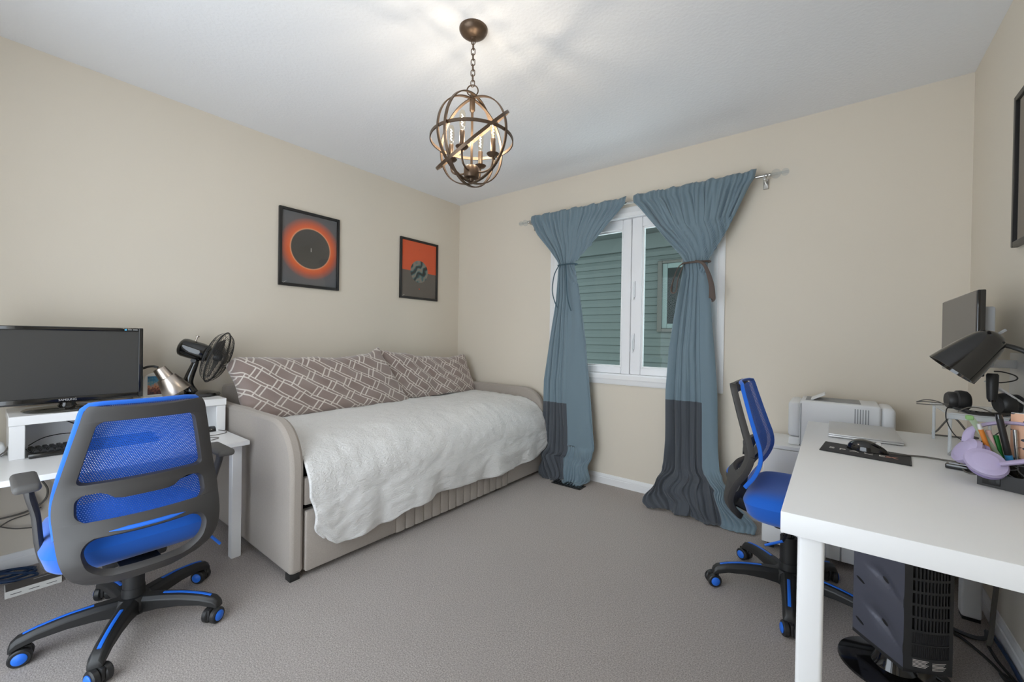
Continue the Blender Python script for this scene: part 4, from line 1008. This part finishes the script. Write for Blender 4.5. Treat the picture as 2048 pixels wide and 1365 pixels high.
def lcup(p, ax_, k=1.06):
    p = Vector(p); ax_ = Vector(ax_).normalized()
    c_ = MB().lathe([(0, -.014), (.022, -.014), (.032, -.010), (.0365, 0), (.034, .010), (.026, .013), (.024, .0155), (.020, .017), (0, .0175)], 36, p, ax_, sy=1.25).build('ear_cup', m_lil, ph)
    MB().lathe([(.018, -.028), (.028, -.028), (.034, -.022), (.034, -.013), (.02, -.012)], 32, p, ax_, sy=1.22).build('ear_cushion', M('lilac cushion', (160, 146, 190), .7), ph)
lcup((3.330, -1.262, .787), (-.15, -.80, .55)); lcup((3.306, -1.205, .803), (-.80, -.25, .40))
MB().tube([(3.306, -1.195, .828), (3.318, -1.175, .864), (3.36, -1.165, .885), (3.41, -1.17, .892), (3.45, -1.20, .885), (3.462, -1.25, .86), (3.44, -1.285, .835), (3.40, -1.285, .812), (3.352, -1.278, .792)], [(.005, .012)]*5+[(.006, .014)]*4, 10, flat=(0, 0, 1)).build('headband', m_lil, ph)
hb_ = thing('phone_charger', 'glossy black charging dock lying left of the black organizer', 'charger', (3.32, -1.07, RD))
MB().obox((3.325, -1.075, RD+.008), (.97, -.25, 0), (.25, .97, 0), (0, 0, 1), .042, .022, .008, .004).build('dock_body', m_gloss, hb_)
MB().obox((3.315, -1.072, RD+.0166), (.97, -.25, 0), (.25, .97, 0), (0, 0, 1), .024, .010, .0008).build('dock_top', M('silver strip', (170, 172, 176), .3, metal=.6), hb_)
bx = thing('small_clip', 'small grey clip under the clear shelf beside the lilac headphones', 'clip', (3.345, -.84, RD))
MB().prism([(0, 0), (.05, 0), (.04, .022), (.012, .018)], lambda a, b, w: (3.322+a, w, RD+b), -.865, -.84).build('clip_body', m_prg, bx)
cable('grey cable loop hanging beside the lilac headphones', [(3.335, -.97, RD+.045), (3.318, -1.02, RD+.03), (3.312, -1.06, RD+.022), (3.318, -1.10, RD+.004), (3.332, -1.125, RD+.003), (3.348, -1.115, RD+.004), (3.352, -1.10, RD+.02)], .0022, m_cable)
# ------------------------------------------------------------------ heater
ht = thing('tower_heater', 'dark tower heater on a round base under the right desk', 'heater', (3.19, -1.05, 0))
m_hs = M('slate metallic panel', (92, 94, 106), .42, metal=.25, bump=(900, .1, .0005)); m_hb = M('heater black', (44, 44, 45), .5)
A0, A1, A2 = Vector((3.187, -1.143, 0)), Vector((3.067, -1.0, 0)), Vector((3.307, -1.079, 0))
eU = (A1-A0).normalized(); eV = (A2-A0).normalized()
hz0, hz1 = .075, .60
A3 = A1+(A2-A0)*.95
def pl(q, z): return (q.x, q.y, z)
nU = Vector((0, 0, 1)).cross(eU); nU = -nU if nU.dot(Vector((-1, -1, 0))) < 0 else nU
# slate side with scooped hollows (grid with dents)
LU = (A1-A0).length
def slate(u, v):
    p = A0+eU*LU*u; z = hz0-.015*u*0+(hz1-hz0)*v; d = 0
    for zc in (.165, .31, .455):
        du = (u-.42)/.36; s = (z-zc)+.16*(u-.42)*LU/ .19*.55*-1
        g = math.exp(-(du**2)*2.2-(s/.026)**2); d += .016*g*(1 if s > -.01 else .55)
    p = p-nU*d
    return (p.x, p.y, z+.012*(1-v)*(1-2*abs(u-.5))*0)
sp_ = MB().grid(slate, 60, 120).build('slate_side_panel', m_hs, ht, smooth=180)
for zc in (.118, .265, .41):
    c0 = A0+eU*LU*.84+nU*.0006
    MB().lathe([(0, 0), (1, 0), (1, .0012), (0, .0012)], 18, (0, 0, 0), (0, 0, 1)).build('screw_recess', m_cableb, ht)
    o = bpy.data.objects[[x.name for x in bpy.data.objects if x.name.startswith('screw_recess')][-1]]
    for vv in o.data.vertices:
        q = vv.co.copy(); vv.co = c0+eU*(q.x*.016)+Vector((0, 0, zc+q.y*.0045+q.x*.006))+nU*q.z
# grille side: bowed panel with slots as geometry
nV = Vector((0, 0, 1)).cross(eV); nV = -nV if nV.dot(Vector((0, -1, 0))) < 0 else nV
LV = (A2-A0).length
def gr(a, z, d=0):
    bow_ = .012*(1-(2*a-1)**2); p = A0+eV*LV*a+nV*(bow_+d); return Vector((p.x, p.y, z))
b = MB(); zr = [.19+.047*k for k in range(6)]; NC = 10
def patch(a0, a1, z0, z1, d0=0, th=.004, n=4):
    v = []; f = []
    for i in range(n+1):
        a = a0+(a1-a0)*i/n
        for z, d in ((z0, d0), (z1, d0), (z1, d0-th), (z0, d0-th)): v.append(gr(a, z, d))
    for i in range(n):
        for k in range(4): f.append((i*4+k, i*4+(k+1) % 4, (i+1)*4+(k+1) % 4, (i+1)*4+k))
    f += [(0, 1, 2, 3), tuple(n*4+k for k in (3, 2, 1, 0))]
    b.add(v, f)
patch(0, .14, hz0, hz1); patch(.90, 1, hz0, hz1); patch(.14, .90, hz0, .118, n=8); patch(.14, .90, .52, hz1, n=8)
for z in (.118, .160, .180, .432, .475): pass
patch(.14, .90, .157, .162, n=8); patch(.14, .90, .197, .204, n=8); patch(.14, .90, .405, .414, n=8); patch(.14, .90, .448, .456, n=8); patch(.14, .90, .493, .52, n=8)
for k in range(1, 5): patch(.14, .90, .204+.0402*k-.004, .204+.0402*k+.004, n=8)
for k in range(1, 11): a = .14+.76*k/11; patch(a-.014, a+.014, .204, .405, n=1)
b.build('grille', m_hb, ht, smooth=30)
for z0, z1 in ((.118, .157), (.162, .197), (.414, .448), (.456, .493)):
    b = MB(); patch(.14, .90, z0, z1, -.003, .002, 8)
    for k in range(20): a = .15+.74*k/19; patch(a-.006, a+.006, z0+.002, z1-.002, -.001, .002, 1)
    b.build('ribbed_band', m_hb, ht, smooth=30)
b = MB().prism([(A0.x, A0.y), (A2.x, A2.y), (A3.x, A3.y), (A1.x, A1.y)], lambda x, y, w: (A0.x+(x-A0.x)*.93+(.0095), A0.y+(y-A0.y)*.93+.012, w), hz0+.002, hz1-.002)
b.build('heater_core', m_cableb, ht, smooth=0)
b = MB(); q3 = [A0, A2, A3, A1]
for z0, z1, nm in ((hz1, hz1+.012, 'top_cap'), (hz0-.012, hz0, 'bottom_cap')): MB().prism([(q.x, q.y) for q in q3], lambda x, y, w: (x, y, w), z0, z1).build(nm, m_hb, ht, smooth=0)
for a0_, n_ in ((.16, 6), (.53, 6)):
    for k in range(n_): 
        b = MB(); L_ = .30-.03*((k*7) % 3); patch(a0_, a0_+L_, .109-.0042*k-(.004 if a0_ > .4 else 0), .1106-.0042*k-(.004 if a0_ > .4 else 0), .0006, .0003, 3); b.build('print_line', m_ink, ht, smooth=0)
for k in range(3):
    c0 = A0+eU*LU*(.70+.02*k)+nU*.0008
    MB().obox(c0+Vector((0, 0, .50-.005*k)), eU, nU, (0, 0, 1), .0014, .0003, .03).build('print_line', m_ink, ht, smooth=0)
hc = (A0+A3)/2
MB().lathe([(0, 0), (.145, 0), (.150, .004), (.148, .010), (.10, .018), (.06, .022), (.05, .040), (.045, .064), (0, .064)], 48, (hc.x-.01, hc.y-.01, 0)).build('round_base', m_gloss, ht)
# ------------------------------------------------------------------ cables on the right
cable('thick grey cable dropping from the right desk to the baseboard', [(3.49, -.62, .665), (3.492, -.62, .55), (3.497, -.63, .40), (3.49, -.64, .25), (3.478, -.66, .13), (3.47, -.68, .05), (3.46, -.70, .012)], .008, m_cable)
cable('black cable running across the carpet behind the heater', [(3.34, -.62, .008), (3.40, -.70, .008), (3.445, -.80, .008), (3.47, -.90, .008), (3.49, -1.0, .008)], .005, m_cableb)
cable('charcoal cable arcing from the heater to the right baseboard', [(3.33, -.60, .012), (3.38, -.645, .010), (3.43, -.66, .010), (3.465, -.64, .012), (3.475, -.60, .02)], .007, M('charcoal cable', (70, 72, 76), .55))
cable('black cable loop against the right baseboard', [(3.46, -.70, .012), (3.465, -.78, .010), (3.48, -.86, .010), (3.49, -.93, .012), (3.485, -.99, .012), (3.46, -.93, .02), (3.45, -.88, .022), (3.47, -.90, .02), (3.495, -1.0, .012), (3.50, -1.15, .010)], .005, m_cableb)
cable('navy cable lying along the right baseboard', [(3.49, -.60, .012), (3.497, -.75, .012), (3.497, -.90, .012), (3.498, -1.10, .012)], .006, m_bluecable)
cable('pale grey cable rising at the right edge beside the baseboard', [(3.497, -1.0, .02), (3.488, -.96, .06), (3.497, -.93, .14), (3.505, -.96, .20), (3.51, -1.02, .23)], .006, M('pale cable', (172, 170, 166), .5))
cable('white cable slanting across the far desk leg', [(3.41, -.56, .655), (3.44, -.58, .56), (3.47, -.60, .46), (3.50, -.62, .37)], .0035, m_white)
cable('black power cord leaving the heater base on the carpet', [(3.28, -1.03, .02), (3.32, -1.05, .008), (3.36, -1.12, .008), (3.38, -1.22, .008)], .004, m_cableb)
for o in LOCAL:
    if '_loc' in o: del o['_loc']
